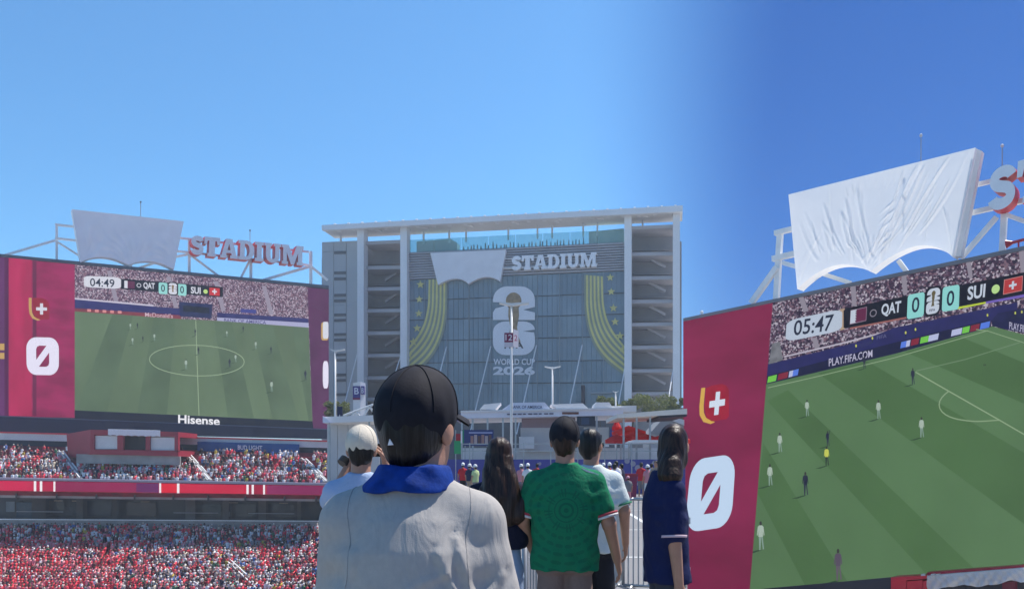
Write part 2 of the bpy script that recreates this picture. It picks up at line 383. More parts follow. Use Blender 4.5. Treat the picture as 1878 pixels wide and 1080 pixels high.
def tarp(T, outline_top, side_l, side_r, bottom, w0, w1, m, folds, nx=90, ny=44, amp=.25, open_top=False):
    """a cloth pulled over the sign: top edge, side edges and scalloped lower edge in pixels, with real folds"""
    (xl, yl), (xr, yr) = outline_top
    mb = MB(); rng = random.Random(3)
    def low(u):
        n = len(bottom)-1; k = min(n-1, int(u*n)); f = u*n-k
        return (bottom[k][0]*(1-f)+bottom[k+1][0]*f, bottom[k][1]*(1-f)+bottom[k+1][1]*f)
    rows = []
    for j in range(ny+1):
        v = j/ny; row = []
        for i in range(nx+1):
            u = i/nx; a = (xl+(xr-xl)*u, yl+(yr-yl)*u); b = low(u)
            x = a[0]*(1-v)+b[0]*v; y = a[1]*(1-v)+b[1]*v
            edge = min(1, 8*u, 8*(1-u), 6*v+.1, 9*(1-v)+.1)
            w_ = w1+amp*edge*folds(u, v)
            row.append(T.pw(x, y, w1, w_))
        rows.append(row)
    for r in rows: mb.v += r
    N = nx+1
    for j in range(ny):
        for i in range(nx): mb.f.append((j*N+i, (j+1)*N+i, (j+1)*N+i+1, j*N+i+1)); mb.m.append(0)
    front = mb.build('cloth_face', m, T.e, True)
    mb = MB(); loop = [(xl+(xr-xl)*i/12, yl+(yr-yl)*i/12) for i in range(13)]+[low(1-k/32) for k in range(33)]
    n = len(loop); mb.v = [T.pw(x, y, w1, w1-.001) for x, y in loop]+[T.pw(x, y, w1, w0) for x, y in loop]
    for i in range(12 if open_top else 0, n): j = (i+1) % n; mb.f.append((j, i, n+i, n+j)); mb.m.append(0)
    mb.build('cloth_edge', m, T.e)
    return front
def folds_fn(seed, anchors, nw=5):
    """folds: long creases running to the lower points, sag wrinkles and slack ripples"""
    rg = random.Random(seed); ph = [(rg.uniform(0, 6), rg.uniform(.6, 1.4)) for _ in range(12)]
    def f(u, v):
        t = 0
        for k, (au, av, st) in enumerate(anchors):
            dx = (u-au)*2.2; dy = (v-av); r = math.hypot(dx, dy); a = math.atan2(dx, dy)
            t += st*math.exp(-(r/.75)**2)*(abs(math.sin(a*9+ph[k][0]+1.5*math.sin(r*7)))-.5)*min(1, r*5)
        t += .20*math.sin(23*u+2.5*math.sin(3.5*v+ph[3][0])+ph[4][0])*v+.12*math.sin(47*u+4*math.sin(2.5*v+1)+ph[5][0])*(.25+v)
        t += .10*math.sin(9*v+14*u+2*math.sin(6*u))
        return t
    return f
def word_sign(T, word, fm, w0, w1):
    letters, tot = slab_word(word)
    for ch, sh in letters:
        T.plate('letter', sh, lambda u, v: fm(u/tot, v), w0, w1, [M_SIGNFACE, M_SIGNRED], None, 1)
def bars(T, name, segs, wpx, w_, depth, par=None, m=M_WSTEEL):
    """straight steel members between pixel points, each one a part"""
    for x0, y0, x1, y1, wd in segs:
        a = Vector(T.p(x0, y0, w_)); b = Vector(T.p(x1, y1, w_))
        c = Vector(T.p(x0+wd, y0, w_)); s = (c-a).length
        mb = MB(); mb.bar(a, b, s, s*depth, (0, 1, 0)); mb.build(name, m, par or T.e)
# ================================================================== LEFT: grandstand with the wide scoreboard
PL = Plane(350, 560, 150, 32)
T = Thing('video_scoreboard', 'wide video scoreboard above the crowded stand, clock reading 04:49', 'scoreboard', PL, 300, 795, -1.2)
def yt(x): return 467+x*(57.5/598)          # top line of the board
def yb(x): return 791+x*(13/598)            # foot of the navy band
T.part('cabinet', [(-18, yt(-18)), (603, yt(603)), (603, yb(603)), (-18, yb(-18))], -2.2, 0, [M_BEZEL])
T.part('top_rail', [(-18, yt(-18)-1.5), (603, yt(603)-1.5), (603, yt(603)+3.5), (-18, yt(-18)+3.5)], -2.3, .35, [mat('rail_slate', (.10, .13, .16), .5)])
navy = mat('navy_fascia', (.008, .017, .055), .5, var=.2, scale=.3)
T.part('lower_fascia', [(-18, 763), (603, 788), (603, yb(603)+.6), (-18, yb(-18)+.6)], -.5, .5, [navy])
T.part('fascia_trim', [(-18, 761), (603, 786.2), (603, 788), (-18, 762.6)], -.4, .42, [mat('trim_grey', (.12, .14, .2), .5)])
# red side panel
def lerp(a, b, t): return a+(b-a)*t
red = T.sheet('side_panel', [(-18, 471), (137, 485), (137, 766), (-18, 762)], .10, lit('panel_crimson', (146, 32, 84), .22, .35, (.6, 1, 1.4)))
for x0, x1, c, k in ((-18, 8, (96, 44, 98), 'a'), (8, 16, (84, 26, 74), 'b'), (16, 58, (176, 34, 84), 'c'), (60, 67, (108, 30, 72), 'd')):
    T.sheet('panel_fold_shading', [(x0, 471.5+x0*.09), (x1, 471.5+x1*.09), (x1, 762.5), (x0, 762)], .14, lit('panel_fold_shading_'+k, c, .16, .4, (1, 1, .3)), red)  # flat strips: purple edge, then fold shading painted into the panel colours
for y0, y1 in ((630, 642), (647, 658)):
    T.sheet('gold_stroke', [(-18, y0-.5), (8, y0), (8, y1), (-18, y1-.5)], .18, L_('gold'), red)
def crest(T, par, tl, w_, dw, S, sl, sk):
    """gold hook and a red rounded shield with a white cross"""
    f = lambda u, v: (tl[0]+u*S+(1-v)*-sk*S, tl[1]+(1-v)*S*1.02+u*S*sl)
    T.plate('crest_hook', shape(stroke([(.06, 1), (.06, .55), (.09, .3), (.2, .12), (.42, .02), (.52, .02)], [.13, .13, .13, .12, .08, .02])), f, None, w_, [L_('gold')], par)
    T.plate('crest_shield', shape([(.18, 1)]+[(.6, 1.0), (.8, .92), (.92, .78), (.94, .6), (.94, .04), (.55, .03), (.32, .1), (.2, .3), (.18, .5)]), f, None, w_+dw*.5, [lit('crest_red', (150, 26, 50), .15, .8)], par)
    T.plate('crest_cross', CROSS, lambda u, v: f(.33+u*.5, .26+v*.5), None, w_+dw, [L_('white')], par)
crest(T, red, (53, 546), .2, .04, 40, .02, 0)
T.plate('digit', zero_shape(), quad_map((48, 618), (108, 619), (108, 688), (49, 687)), None, .2, [lit('digit_white', (232, 228, 248))], red)
pur = T.sheet('side_panel', [(564, 527), (603, 531), (603, 790), (575, 788), (573, 772)], .10, lit('panel_purple', (84, 38, 80), .15, .3))
T.plate('digit', shape(rrect(0, 0, 1, 1, .3, 5)), box_map(592, 662, 602.4, 712, 0), None, .2, [lit('digit_white', (232, 228, 248))], pur)
T.plate('crest_hook', shape(rrect(0, 0, 1, 1, .2, 4)), box_map(589, 591, 602.2, 624, 0), None, .19, [L_('gold')], pur)
T.plate('crest_shield', shape(rrect(0, 0, 1, 1, .2, 4)), box_map(592, 590, 602.4, 621, 0), None, .22, [L_('white')], pur)
# picture
SCR = [(137, 485), (564, 526), (573, 772), (137, 752)]
CROWDL = lit_crowd('display_crowd', 6.5, [(70, 52, 78), (128, 106, 128), (96, 62, 84), (182, 168, 184), (84, 66, 92), (150, 120, 134), (60, 48, 74), (190, 180, 194), (116, 84, 106)])
scr = T.sheet('screen', SCR, .10, CROWDL)
T.part('screen_sill', [(137, 752), (573, 772), (575, 788), (137, 767)], .02, .3, [mat('sill_black', (.012, .018, .035), .4)])
fm = quad_map((327, 760), (403, 764), (403, 780), (327, 776))
T.plate('maker_lettering', text_shape('Hisense', .018), fm, .3, .42, [lit('letter_white', (240, 240, 246))])
for x in (196, 305, 392, 480):     # aisles of the pictured stand
    T.sheet('aisle_image', [(x, 491+(x-137)*.096), (x+8, 491.5+(x-137)*.096), (x+22, 553+(x-137)*.07), (x+14, 553+(x-137)*.07)], .13, lit('aisle_grey', (150, 142, 160)), scr)
T.sheet('rail_image', [(137, 546), (282, 559), (282, 562), (137, 549)], .15, lit('rail_lilac', (198, 192, 210)), scr)
T.sheet('fence_image', [(137, 549), (282, 562), (332, 566), (332, 579), (137, 566)], .14, lit('fence_navy', (48, 48, 106), .1, 1), scr)
T.sheet('advert_image', [(137, 565), (332, 578), (332, 586), (137, 572)], .16, lit('advert_brick', (128, 56, 70), .2, .6), scr)
fm = box_map(160, 566, 213, 571.5, .055)
for k in range(5): T.plate('advert_glyph', PILL, box_map(160+k*14, 566.6+k*.8, 167+k*14, 571.4+k*.8, .06), None, .18, [lit('glyph_pink', (214, 140, 140))], scr)
T.plate('advert_lettering', text_shape("McDonald's", .01), box_map(266, 572.5, 317, 580.5, .06), None, .18, [lit('advert_pale', (206, 178, 190))], scr)
T.sheet('tunnel_image', [(328, 553), (390, 558), (388, 584), (330, 580)], .17, lit('tunnel_navy', (36, 44, 88), .2, .8), scr)
T.sheet('tunnel_image', [(336, 560), (384, 564), (384, 575), (336, 571)], .19, lit('tunnel_dark', (22, 28, 48), .3, 1.2), scr)
T.sheet('fence_image', [(398, 573), (565, 584), (566, 592), (398, 582)], .14, lit('fence_navy', (48, 48, 106), .1, 1), scr)
T.sheet('advert_image', [(398, 582), (566, 592), (566, 601), (398, 589)], .16, lit('advert_lilac', (168, 168, 204)), scr)
T.plate('advert_lettering', text_shape('BANK OF AMERICA', .01), box_map(411, 583.8, 488, 590.2, .058), None, .18, [lit('advert_ink', (62, 60, 120))], scr)
T.sheet('booth_image', [(441, 566), (470, 568), (470, 575), (441, 573)], .18, lit('booth_blue', (60, 64, 140)), scr)
pit = T.sheet('pitch_image', [(137, 571), (332, 585), (398, 588), (566, 600.5), (573, 772), (137, 752)], .2, lit('pitch_green', (96, 117, 90), .14, .12, (1, 1, .6)), scr)
pit = scr
def yp(x): return 571+(x-137)*.0686+1
def ybot(x): return 752+(x-137)*.0459
for a, b, c, d in ((206, 244, 140, 196), (282, 322, 252, 306), (393, 425, 418, 466), (462, 500, 500, 548), (536, 566, 566, 572)):
    T.sheet('mown_stripe', [(a, yp(a)), (b, yp(b)), (d, ybot(d)-.5), (c, ybot(c)-.5)], .22, lit('pitch_dark', (87, 108, 84), .14, .15), pit)
LN = lit('pitch_line', (150, 170, 138))
strip(T, pit, 'line_marking', [(359, 588), (361, 650), (365, 762)], 1.4, .26, LN)
strip(T, pit, 'line_marking', [(361+87*math.cos(2*math.pi*k/40), 661+28*math.sin(2*math.pi*k/40)+6*math.cos(2*math.pi*k/40)*.4) for k in range(41)], 1.3, .25, LN)
for x, y, h, kt in ((239, 604, 13, 'w'), (252, 603, 12, 'd'), (243, 632, 15, 'w'), (262, 627, 12, 'd'), (283, 625, 15, 'w'), (358, 616, 14, 'd'), (416, 617, 12, 'w'), (446, 609, 12, 'd'), (364, 650, 15, 'd'), (341, 677, 20, 'w'), (421, 674, 18, 'd'), (432, 664, 16, 'w'), (469, 640, 16, 'w'), (497, 648, 14, 'd'), (498, 718, 22, 'w'), (560, 697, 20, 'd')):
    player(T, pit, x, y, h, kt, .29)
# score line of the picture
sb = T.plate('score_bar', shape(rrect(0, 0, 1, 1, .04, 4)), box_map(221, 511, 409, 530, .081), None, .32, [L_('bar')], scr)
sb = scr
T.plate('clock_panel', PILL, box_map(154, 505.5, 222, 526.5, .05), None, .34, [L_('white')], scr)
T.plate('clock_digits', text_shape('04:49', .012), box_map(165, 510, 210, 525, .05), None, .38, [L_('navyink')], scr)
sl = .081
def yy(x): return 511+(x-221)*sl
T.plate('flag', UNIT, box_map(228, yy(228)+3, 247, yy(228)+16.5, sl), None, .36, [L_('maroon')], sb)
T.plate('flag_field', UNIT, box_map(228, yy(228)+3, 234, yy(228)+16.5, sl), None, .38, [L_('white')], sb)
T.plate('marker_ring', RING, box_map(250.5, yy(251)+5.5, 259, yy(251)+13.5, sl), None, .36, [L_('white')], sb)
T.plate('team_lettering', text_shape('QAT', .03), box_map(263, yy(263)+3, 284, yy(263)+16, sl), None, .36, [L_('white')], sb)
for x in (291, 326):
    T.plate('score_box', shape(rrect(0, 0, 1, 1, .15, 3)), box_map(x, yy(x)+1, x+16, yy(x)+22, sl), None, .37, [L_('teal')], sb)
    T.plate('score_digit', text_shape('0', .012), box_map(x+4.3, yy(x)+5, x+11.5, yy(x)+18, sl), None, .40, [L_('navyink')], sb)
T.plate('emblem_ground', shape(rrect(0, 0, 1, 1, .25, 4)), box_map(307, yy(307)-1.5, 327, yy(307)+23, sl), None, .41, [L_('bar')], sb)
for e in emblem_shapes(): T.plate('emblem_digit', e, box_map(309.5, yy(309)+.5, 324.5, yy(309)+21, sl), None, .43, [L_('white')], sb)
T.plate('emblem_trophy', TROPHY, box_map(311, yy(309)+2, 323, yy(309)+23, sl), None, .45, [lit('trophy_gold', (128, 104, 62))], sb)
T.plate('team_lettering', text_shape('SUI', .03), box_map(350, yy(350)+4, 368, yy(350)+16.5, sl), None, .36, [L_('white')], sb)
T.plate('marker_dot', DISC, box_map(373, yy(373)+7, 381, yy(373)+15, sl), None, .36, [L_('lime')], sb)
T.plate('flag', UNIT, box_map(384, yy(384)+3, 403, yy(384)+17, sl), None, .36, [L_('swiss')], sb)
T.plate('flag_cross', CROSS, box_map(389, yy(389)+5, 398, yy(389)+14.5, sl), None, .38, [L_('white')], sb)
# ---- steel frame on top, covered sign, roof letters
F = Thing('roof_frame', 'white steel frame on top of the wide scoreboard, carrying cloth and letters', 'steel frame', PL, 347, 500, -1.5)
bars(F, 'beam', [(101, 412, 566, 462, 4.2), (101, 437, 572, 487, 4.2)], 0, -1.6, 1)
bars(F, 'post', [(104, 411, 104, 479, 4.5), (347, 437, 347, 501, 4.5), (460, 476, 460, 512, 4.5), (570, 461, 570, 523, 4.5), (240, 450, 240, 492, 4.5)], 0, -1.7, 1)
bars(F, 'brace', [(6, 469, 101, 441, 4.5), (104, 443, 150, 472, 3.6), (347, 466, 402, 507, 3.6), (347, 466, 318, 472, 4), (458, 478, 441, 511, 3.6), (568, 489, 482, 514, 4.4), (572, 490, 601, 514, 3.6), (250, 493, 288, 481, 4)], 0, -1.4, 1)
def M_tarp(name, c, tr): return mat(name, c, .55, var=.05, scale=.5, bump=.35, bscale=2.2, trans=tr)
Tp = Thing('covered_sign', 'grey-white cloth stretched over the sign beside the red-edged letters, left', 'sign cover', PL, 240, 486, .2)
def scallop(l, m, r, p1, p2, n=10):
    P = []
    for a, pk, b in ((l, p1, m), (m, p2, r)):
        for k in range(n):
            t = k/n; c = (2*pk[0]-(a[0]+b[0])/2, 2*pk[1]-(a[1]+b[1])/2)
            P.append(((1-t)**2*a[0]+2*t*(1-t)*c[0]+t*t*b[0], (1-t)**2*a[1]+2*t*(1-t)*c[1]+t*t*b[1]))
    return P+[r]
tarp(Tp, ((132, 384), (337, 406)), None, None, scallop((148, 481), (236, 486), (319, 494), (189, 471), (276, 479)), -1.0, .7, M_tarp('cover_cloth_far', (.86, .87, .90), .15), folds_fn(1, [(0, 1, .5), (.5, 1, .4), (1, 1, .5)]), 70, 30, .26)
Ws = Thing('roof_sign', 'red-edged white letters spelling STADIUM on the wide scoreboard', 'sign', PL, 450, 485, 0)
word_sign(Ws, 'STADIUM', quad_map((349, 431), (557, 452), (557, 487.5), (347, 466)), -1.4, .4)
for x, y0, y1, lb in ((258, 371, 402, 'thin antenna mast above the grey-white covered sign'), (458.5, 423, 470, 'thin antenna mast rising behind the roof letters')):
    A = Thing('antenna_mast', lb, 'antenna', PL, x, y1, -2, 'masts on the scoreboards')
    mb = MB(); mb.tube(A.p(x, y1+12, -2), A.p(x, y0, -2), .06, 6); mb.build('pole', mat('mast_grey', (.3, .32, .36), .5), A.e)
    mb = MB(); mb.tube(A.p(x, y0+1, -2), A.p(x, y0-1.5, -2), .14, 6); mb.build('tip', M_DARK, A.e)
# ================================================================== grandstand
def kk(py): return float(np.interp(py, [793, 885, 952, 1084], [16, 9.5, 3.5, 0]))
def ST(px, py, D): return at(px, py+px/598*kk(py), D)
SX0, SX1 = -18, 603
GS = world_thing('grandstand', 'two-tier grandstand with red ribbon board and dark suites under the wide scoreboard', 'grandstand', ST(300, 1080, 104))
gi = Matrix.Translation(-GS.location)
def sweep(name, prof, m, x0=SX0, x1=SX1, par=None):
    mb = MB(); A = [gi @ ST(x0, y, D) for y, D in prof]; B = [gi @ ST(x1, y, D) for y, D in prof]
    n = len(prof); mb.v = [tuple(p) for p in A+B]
    for i in range(n): j = (i+1) % n; mb.f.append((i, j, n+j, n+i)); mb.m.append(0)
    for t in tessellate_polygon([[Vector((D*8, -y, 0)) for y, D in prof]]):
        mb.f.append(tuple(t)); mb.m.append(0); mb.f.append(tuple(n+i for i in reversed(t))); mb.m.append(0)
    return mb.build(name, m, par or GS)
M_SEAT = mat('seat_red', (.23, .012, .025), .6, var=.4, scale=.8)
M_FASC = mat('fascia_white', (.66, .66, .66), .6, var=.08, scale=.5)
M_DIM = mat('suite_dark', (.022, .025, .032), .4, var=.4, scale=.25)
UP = [(876-6.0*i, 121.2+.92*i) for i in range(10)]      # upper rows: seat height in pixels at the left edge, distance
prof = [(880, 120.45)]
for i, (y, D) in enumerate(UP): prof += [(y+3.2, D-.45), (y+3.4-5.6, D-.42)] if False else [(y+3, D-.45), (y+3, D+.42)]
prof += [(816, 131.2), (816, 134), (912, 134), (912, 122), (900, 120.45)]
sweep('upper_deck', prof, M_SEAT)
LO = [(968+5.5*i, 124.4-.92*i) for i in range(22)]      # lower rows, back to front
prof = [(958, 126)]
for y, D in LO: prof += [(y+3.4, D+.42), (y+3.4, D-.45)]
prof += [(1110, 103), (1110, 126)]
sweep('lower_deck', prof, M_SEAT)
sweep('roof_fascia', [(793, 131), (806, 131), (806, 134.5), (793, 134.5)], M_FASC)
sweep('fascia_stripe', [(791, 130.8), (793.6, 130.8), (793.6, 134), (791, 134)], M_SIGNRED)
sweep('rear_wall', [(806, 132), (830, 132), (830, 132.6), (806, 132.6)], mat('rear_navy', (.012, .03, .075), .6, var=.3, scale=.3))
sweep('edge_beam', [(899, 121.4), (912, 121.4), (912, 123), (899, 123)], M_CONC)
for x in (28, 102, 175, 245, 316, 380, 448, 520, 578):
    sweep('beam_rib', [(900, 120.9), (914, 120.9), (914, 121.6), (900, 121.6)], mat('rib_dark', (.05, .05, .055), .7), x, x+3.5)
rib = sweep('ribbon_board', [(881, 120), (899, 120), (899, 120.5), (881, 120.5)], lit('ribbon_red', (176, 24, 66), .35, .09, (1, .1, .1)))
for x0, x1 in ((62, 66.5), (73, 77.5), (98, 101.5), (292, 295.5), (324.5, 329), (452, 456), (461.5, 465.5), (482.5, 486)):
    sweep('ribbon_bar', [(880.6, 119.85), (899.4, 119.85), (899.4, 120.04), (880.6, 120.04)], lit('ribbon_white', (244, 238, 244)), x0, x1, rib)
for x0, x1, c in ((295, 325, (206, 22, 48)), (329, 452, (190, 30, 62)), (490, 603, (132, 32, 86)), (102, 250, (140, 30, 78)), (250, 291, (98, 34, 92))):
    sweep('ribbon_field', [(881.4, 119.92), (898.6, 119.92), (898.6, 120.03), (881.4, 120.03)], lit('ribbon_%d' % x0, c, .12, .1), x0, x1, rib)
sweep('front_rail', [(874.6, 120.5), (876, 120.5), (876, 120.58), (874.6, 120.58)], M_WSTEEL)
sweep('rail_glass', [(876, 120.53), (880.6, 120.53), (880.6, 120.56), (876, 120.56)], mat('rail_glass', (.42, .46, .48), .2))
# suite level: recess, piers, glass, counters
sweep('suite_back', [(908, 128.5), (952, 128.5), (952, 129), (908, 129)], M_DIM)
sweep('suite_floor', [(949.5, 125), (953, 125), (953, 128.6), (949.5, 128.6)], mat('suite_floor', (.06, .06, .065), .6))
for x0, x1, c in ((58, 84, .05), (140, 152, .08), (206, 214, .05), (340, 358, .13), (408, 420, .10), (474, 488, .09), (545, 552, .08)):
    sweep('pier', [(908, 126.6), (951, 126.6), (951, 127.4), (908, 127.4)], mat('pier_%d' % int(c*100), (c*1.1, c, c*.95), .7, var=.2, scale=.4), x0, x1)
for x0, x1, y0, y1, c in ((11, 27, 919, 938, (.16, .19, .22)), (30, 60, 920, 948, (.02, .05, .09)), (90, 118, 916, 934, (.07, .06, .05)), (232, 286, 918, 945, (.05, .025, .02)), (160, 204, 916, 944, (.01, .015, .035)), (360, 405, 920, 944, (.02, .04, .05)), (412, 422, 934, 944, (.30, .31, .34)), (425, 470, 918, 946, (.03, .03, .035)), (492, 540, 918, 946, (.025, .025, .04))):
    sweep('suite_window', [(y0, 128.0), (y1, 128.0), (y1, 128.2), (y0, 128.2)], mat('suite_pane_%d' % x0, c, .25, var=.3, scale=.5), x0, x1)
for x0, x1 in ((30, 116), (318, 400), (455, 540)):
    sweep('suite_counter', [(936.4, 126), (937.8, 126), (937.8, 126.5), (936.4, 126.5)], mat('counter', (.3, .3, .32), .5), x0, x1)
for x0 in (99, 132, 258, 420, 512):
    sweep('ceiling_lamp', [(916, 127), (917, 127), (917, 127.3), (916, 127.3)], mat('lamp_warm', (.5, .36, .24), .5), x0, x0+16)
sweep('cross_rail', [(950.6, 124.9), (952.6, 124.9), (952.6, 125.05), (950.6, 125.05)], M_WSTEEL)
sweep('cross_wall', [(952.6, 124.95), (972, 124.95), (972, 125.2), (952.6, 125.2)], M_CONC)
# stair aisles with paired white handrails
for xa, ya, xb, yb_ in ((108, 824, 146, 874), (342, 826, 384, 873), (553, 828, 598, 872)):
    mb = MB(); q = [gi @ ST(*p) for p in ((xa-4, ya, 129.4), (xa+9, ya, 129.4), (xb+6, yb_, 121.0), (xb-8, yb_, 121.0))]
    mb.prism(q, [p-Vector((0, 0, .5)) for p in q]); mb.build('stair_flight', mat('stair_grey', (.36, .36, .35), .8), GS)
    for s, (u0, u1) in ((0, (0, .36)), (0, (.44, .68)), (0, (.74, 1)), (7, (.02, .36)), (7, (.46, .70))):
        a = gi @ ST(lerp(xa, xb, u0)+s, lerp(ya, yb_, u0)-1, lerp(129.4, 121, u0)-.6); b = gi @ ST(lerp(xa, xb, u1)+s, lerp(ya, yb_, u1)-1, lerp(129.4, 121, u1)-.6)
        mb = MB(); mb.bar(a, b, .12, .16); mb.build('handrail', M_WSTEEL, GS)
for xa, ya, xb, yb_ in ((418, 1028, 470, 1078), (424, 1026, 452, 1052)):
    a = gi @ ST(xa, ya, 113.5); b = gi @ ST(xb, yb_, 104.8); mb = MB(); mb.bar(a, b, .12, .14); mb.build('handrail', M_WSTEEL, GS)
# broadcast booth
BO = world_thing('broadcast_booth', 'red booth with two white shutters and white cloth, amid the upper crowd', 'booth', ST(245, 850, 124))
bi = Matrix.Translation(-BO.location)
def bst(px, py, D): return bi @ ST(px, py, D)
def bpart(name, pts, D0, D1, m):
    mb = MB(); mb.prism([bst(x, y, D0) for x, y in pts], [bst(x, y, D0)+Vector((0, D1-D0, 0)) for x, y in pts]); return mb.build(name, m, BO)
M_BR = mat('booth_red', (.32, .018, .04), .5, var=.12, scale=.5)
bpart('front_frame', [(166, 783), (327, 783), (327, 792), (166, 792)], 123.6, 131, M_BR)
bpart('front_sill', [(166, 820), (327, 818), (327, 829), (166, 829)], 123.6, 131, M_BR)
for x0, x1 in ((166, 173), (215, 226), (267, 275), (320, 327)): bpart('front_post', [(x0, 792), (x1, 792), (x1, 820), (x0, 820)], 123.6, 124.2, M_BR)
mb = MB(); q = [bst(122, 792, 128.5), bst(166, 783, 123.65), bst(166, 829, 123.65), bst(125, 838, 128.5)]
mb.prism(q, [p+Vector((.6, .6, 0)) for p in q]); mb.build('side_wall', M_BR, BO)
for x0, x1 in ((173, 215), (275, 320)): bpart('shutter', [(x0, 794), (x1, 793), (x1, 818), (x0, 819)], 123.9, 124.1, M_FASC)
bpart('recess', [(226, 792), (267, 792), (267, 820), (226, 820)], 126, 126.2, mat('recess_grey', (.08, .085, .09), .7))
bpart('skirt_wall', [(140, 829), (330, 829), (330, 846), (140, 846)], 124.0, 124.4, M_CONC)
mb = MB(); n = 24
for i in range(n):
    a, b = [(198+96*(i+k)/n) for k in (0, 1)]; j0, j1 = [math.sin((i+k)*1.9)*1.0 for k in (0, 1)]
    mb.prism([bst(a, 781+j0*.4, 123.3), bst(b, 781+j1*.4, 123.3), bst(b, 792+j1, 123.4), bst(a, 792+j0, 123.4)], [bst(a, 781, 123.58), bst(b, 781, 123.58), bst(b, 792, 123.58), bst(a, 792, 123.58)])
mb.build('cloth_cover', mat('booth_cloth', (.74, .74, .78), .7), BO)
BB = world_thing('blue_banner', 'long blue banner with white lettering behind the upper crowd', 'banner', ST(455, 830, 130.4))
b2 = Matrix.Translation(-BB.location)
mb = MB(); mb.prism([b2 @ ST(x, y, 130.4) for x, y in ((362, 800), (549, 800), (549, 818), (362, 818))], [b2 @ ST(x, y, 130.8) for x, y in ((362, 800), (549, 800), (549, 818), (362, 818))])
mb.build('banner_cloth', mat('banner_blue', (.004, .075, .26), .6, var=.15, scale=.5), BB)
V, Fc, B_ = text_shape('BUD LIGHT', .02); mb = MB(); mb.v = [tuple(b2 @ ST(436+45*u, 813.3-8.6*v, 130.3)) for u, v in V]; mb.f = list(Fc); mb.m = [0]*len(Fc)
mb.build('lettering', mat('banner_letters', (.75, .78, .85), .6), BB)
# ================================================================== spectators
M_VC = bpy.data.materials.new('spectator_clothes'); M_VC.use_nodes = True
_t = M_VC.node_tree; _a = _t.nodes.new('ShaderNodeAttribute'); _a.attribute_name = 'tone'
_t.links.new(_a.outputs['Color'], _t.nodes['Principled BSDF'].inputs['Base Color']); _t.nodes['Principled BSDF'].inputs['Roughness'].default_value = .8
def spectator_geo(pose):
    """one closed skin: lap, trunk, shoulders, neck, head; ring index tells cloth from skin"""
    n = 7; V = []; Fs = []; kind = []
    rings = [(.20, .16, .0, -.10, 2), (.23, .20, .10, -.12, 2), (.19, .13, .22, 0, 0), (.21, .13, .45, 0, 0), (.235, .13, .58, 0, 0), (.17, .11, .68, 0, 0), (.065, .065, .71, 0, 1), (.095, .105, .80, -.01, 1), (.10, .115, .87, 0, 3), (.085, .10, .95, 0, 3), (.03, .03, .985, 0, 3)]
    for rx, ry, z, yo, k in rings:
        for i in range(n):
            t = 2*math.pi*i/n; x = rx*math.cos(t); y = ry*math.sin(t)+yo
            if pose == 1 and k == 0 and z > .4 and i in (0,): x += .12; z2 = z+.25
            else: z2 = z
            if pose == 2 and k == 0 and abs(math.cos(t)) > .8 and z > .4: x *= 1.25; z2 = z+.12
            V.append((x, y, z2)); kind.append(k)
    for r in range(len(rings)-1):
        for i in range(n): j = (i+1) % n; Fs.append((r*n+i, r*n+j, (r+1)*n+j, (r+1)*n+i))
    Fs.append(tuple(range(n-1, -1, -1))); e = (len(rings)-1)*n; Fs.append(tuple(e+i for i in range(n)))
    return np.array(V), Fs, kind
GEO = [spectator_geo(k) for k in range(3)]
SHIRT = {'red': (.88, .05, .09), 'white': (.88, .88, .88), 'navy': (.02, .028, .07), 'black': (.018, .018, .022), 'maroon': (.16, .014, .035), 'grey': (.28, .28, .30), 'yellow': (.55, .42, .05), 'blue': (.07, .18, .48), 'pink': (.88, .30, .34), 'green': (.05, .22, .11), 'cream': (.60, .54, .44)}
SKIN = [(.52, .32, .23), (.36, .2, .13), (.6, .4, .3), (.14, .07, .05)]
HATS = [(.03, .022, .018), (.05, .03, .02), (.88, .87, .85), (.7, .04, .06), (.02, .02, .025), (.70, .66, .58), (.10, .06, .035)]
def tones(g, shirt, rg):
    sk = rg.choice(SKIN); hd = rg.choice(HATS); lg = rg.choice([shirt, (.25, .22, .18), (.08, .09, .14), sk])
    return [{0: shirt, 1: sk, 2: lg, 3: hd}[k] for k in g[2]]
rg = random.Random(11)
spots = []
def pick(px, py, lower):
    if lower:
        redness = max(0, min(.92, 1.05-(px-120)/260)) if py > 990 else .3
        if px > 300: redness = .24
    else: redness = .22
    redness += .32*math.sin(px*.061+py*.13)*math.sin(px*.027-py*.09+1)
    if rg.random() < redness: return rg.choice(['red', 'red', 'red', 'red', 'pink', 'pink', 'maroon'] if lower else ['red', 'pink', 'maroon'])
    return rg.choices(['white', 'navy', 'black', 'maroon', 'grey', 'yellow', 'blue', 'pink', 'green', 'cream', 'red'], [30, 10, 12, 9, 12, 3, 6, 6, 4, 8, 8])[0]
for i, (y, D) in enumerate(UP):
    x = -14+rg.uniform(0, 4)
    while x < 598:
        yy_ = y
        skip = any(abs(x-(xa+(xb-xa)*(i0)))<9 for xa, xb, i0 in ((148, 110, i/9), (386, 346, i/9), (600, 556, i/9)))
        if 124 < x < 332 and i > 4: skip = True
        if not skip and rg.random() < (.93 if i < 8 else .6): spots.append((x, y+3.0, D, pick(x, y, False), 0))
        x += rg.uniform(6.0, 7.8)
for i, (y, D) in enumerate(LO):
    x = -14+rg.uniform(0, 4)
    while x < 600:
        if rg.random() < .95-.12*(math.sin(x*.09+i*1.7)*math.sin(x*.031-i) > .55): spots.append((x, y+3.4, D, pick(x, y, True), 1))
        x += rg.uniform(6.0, 7.4)
order = sorted(range(len(spots)), key=lambda k: spots[k][2])[:300]
near = set(order)
allV = []; allF = []; allC = []; base = 0
cache = {}; rg2 = random.Random(5)
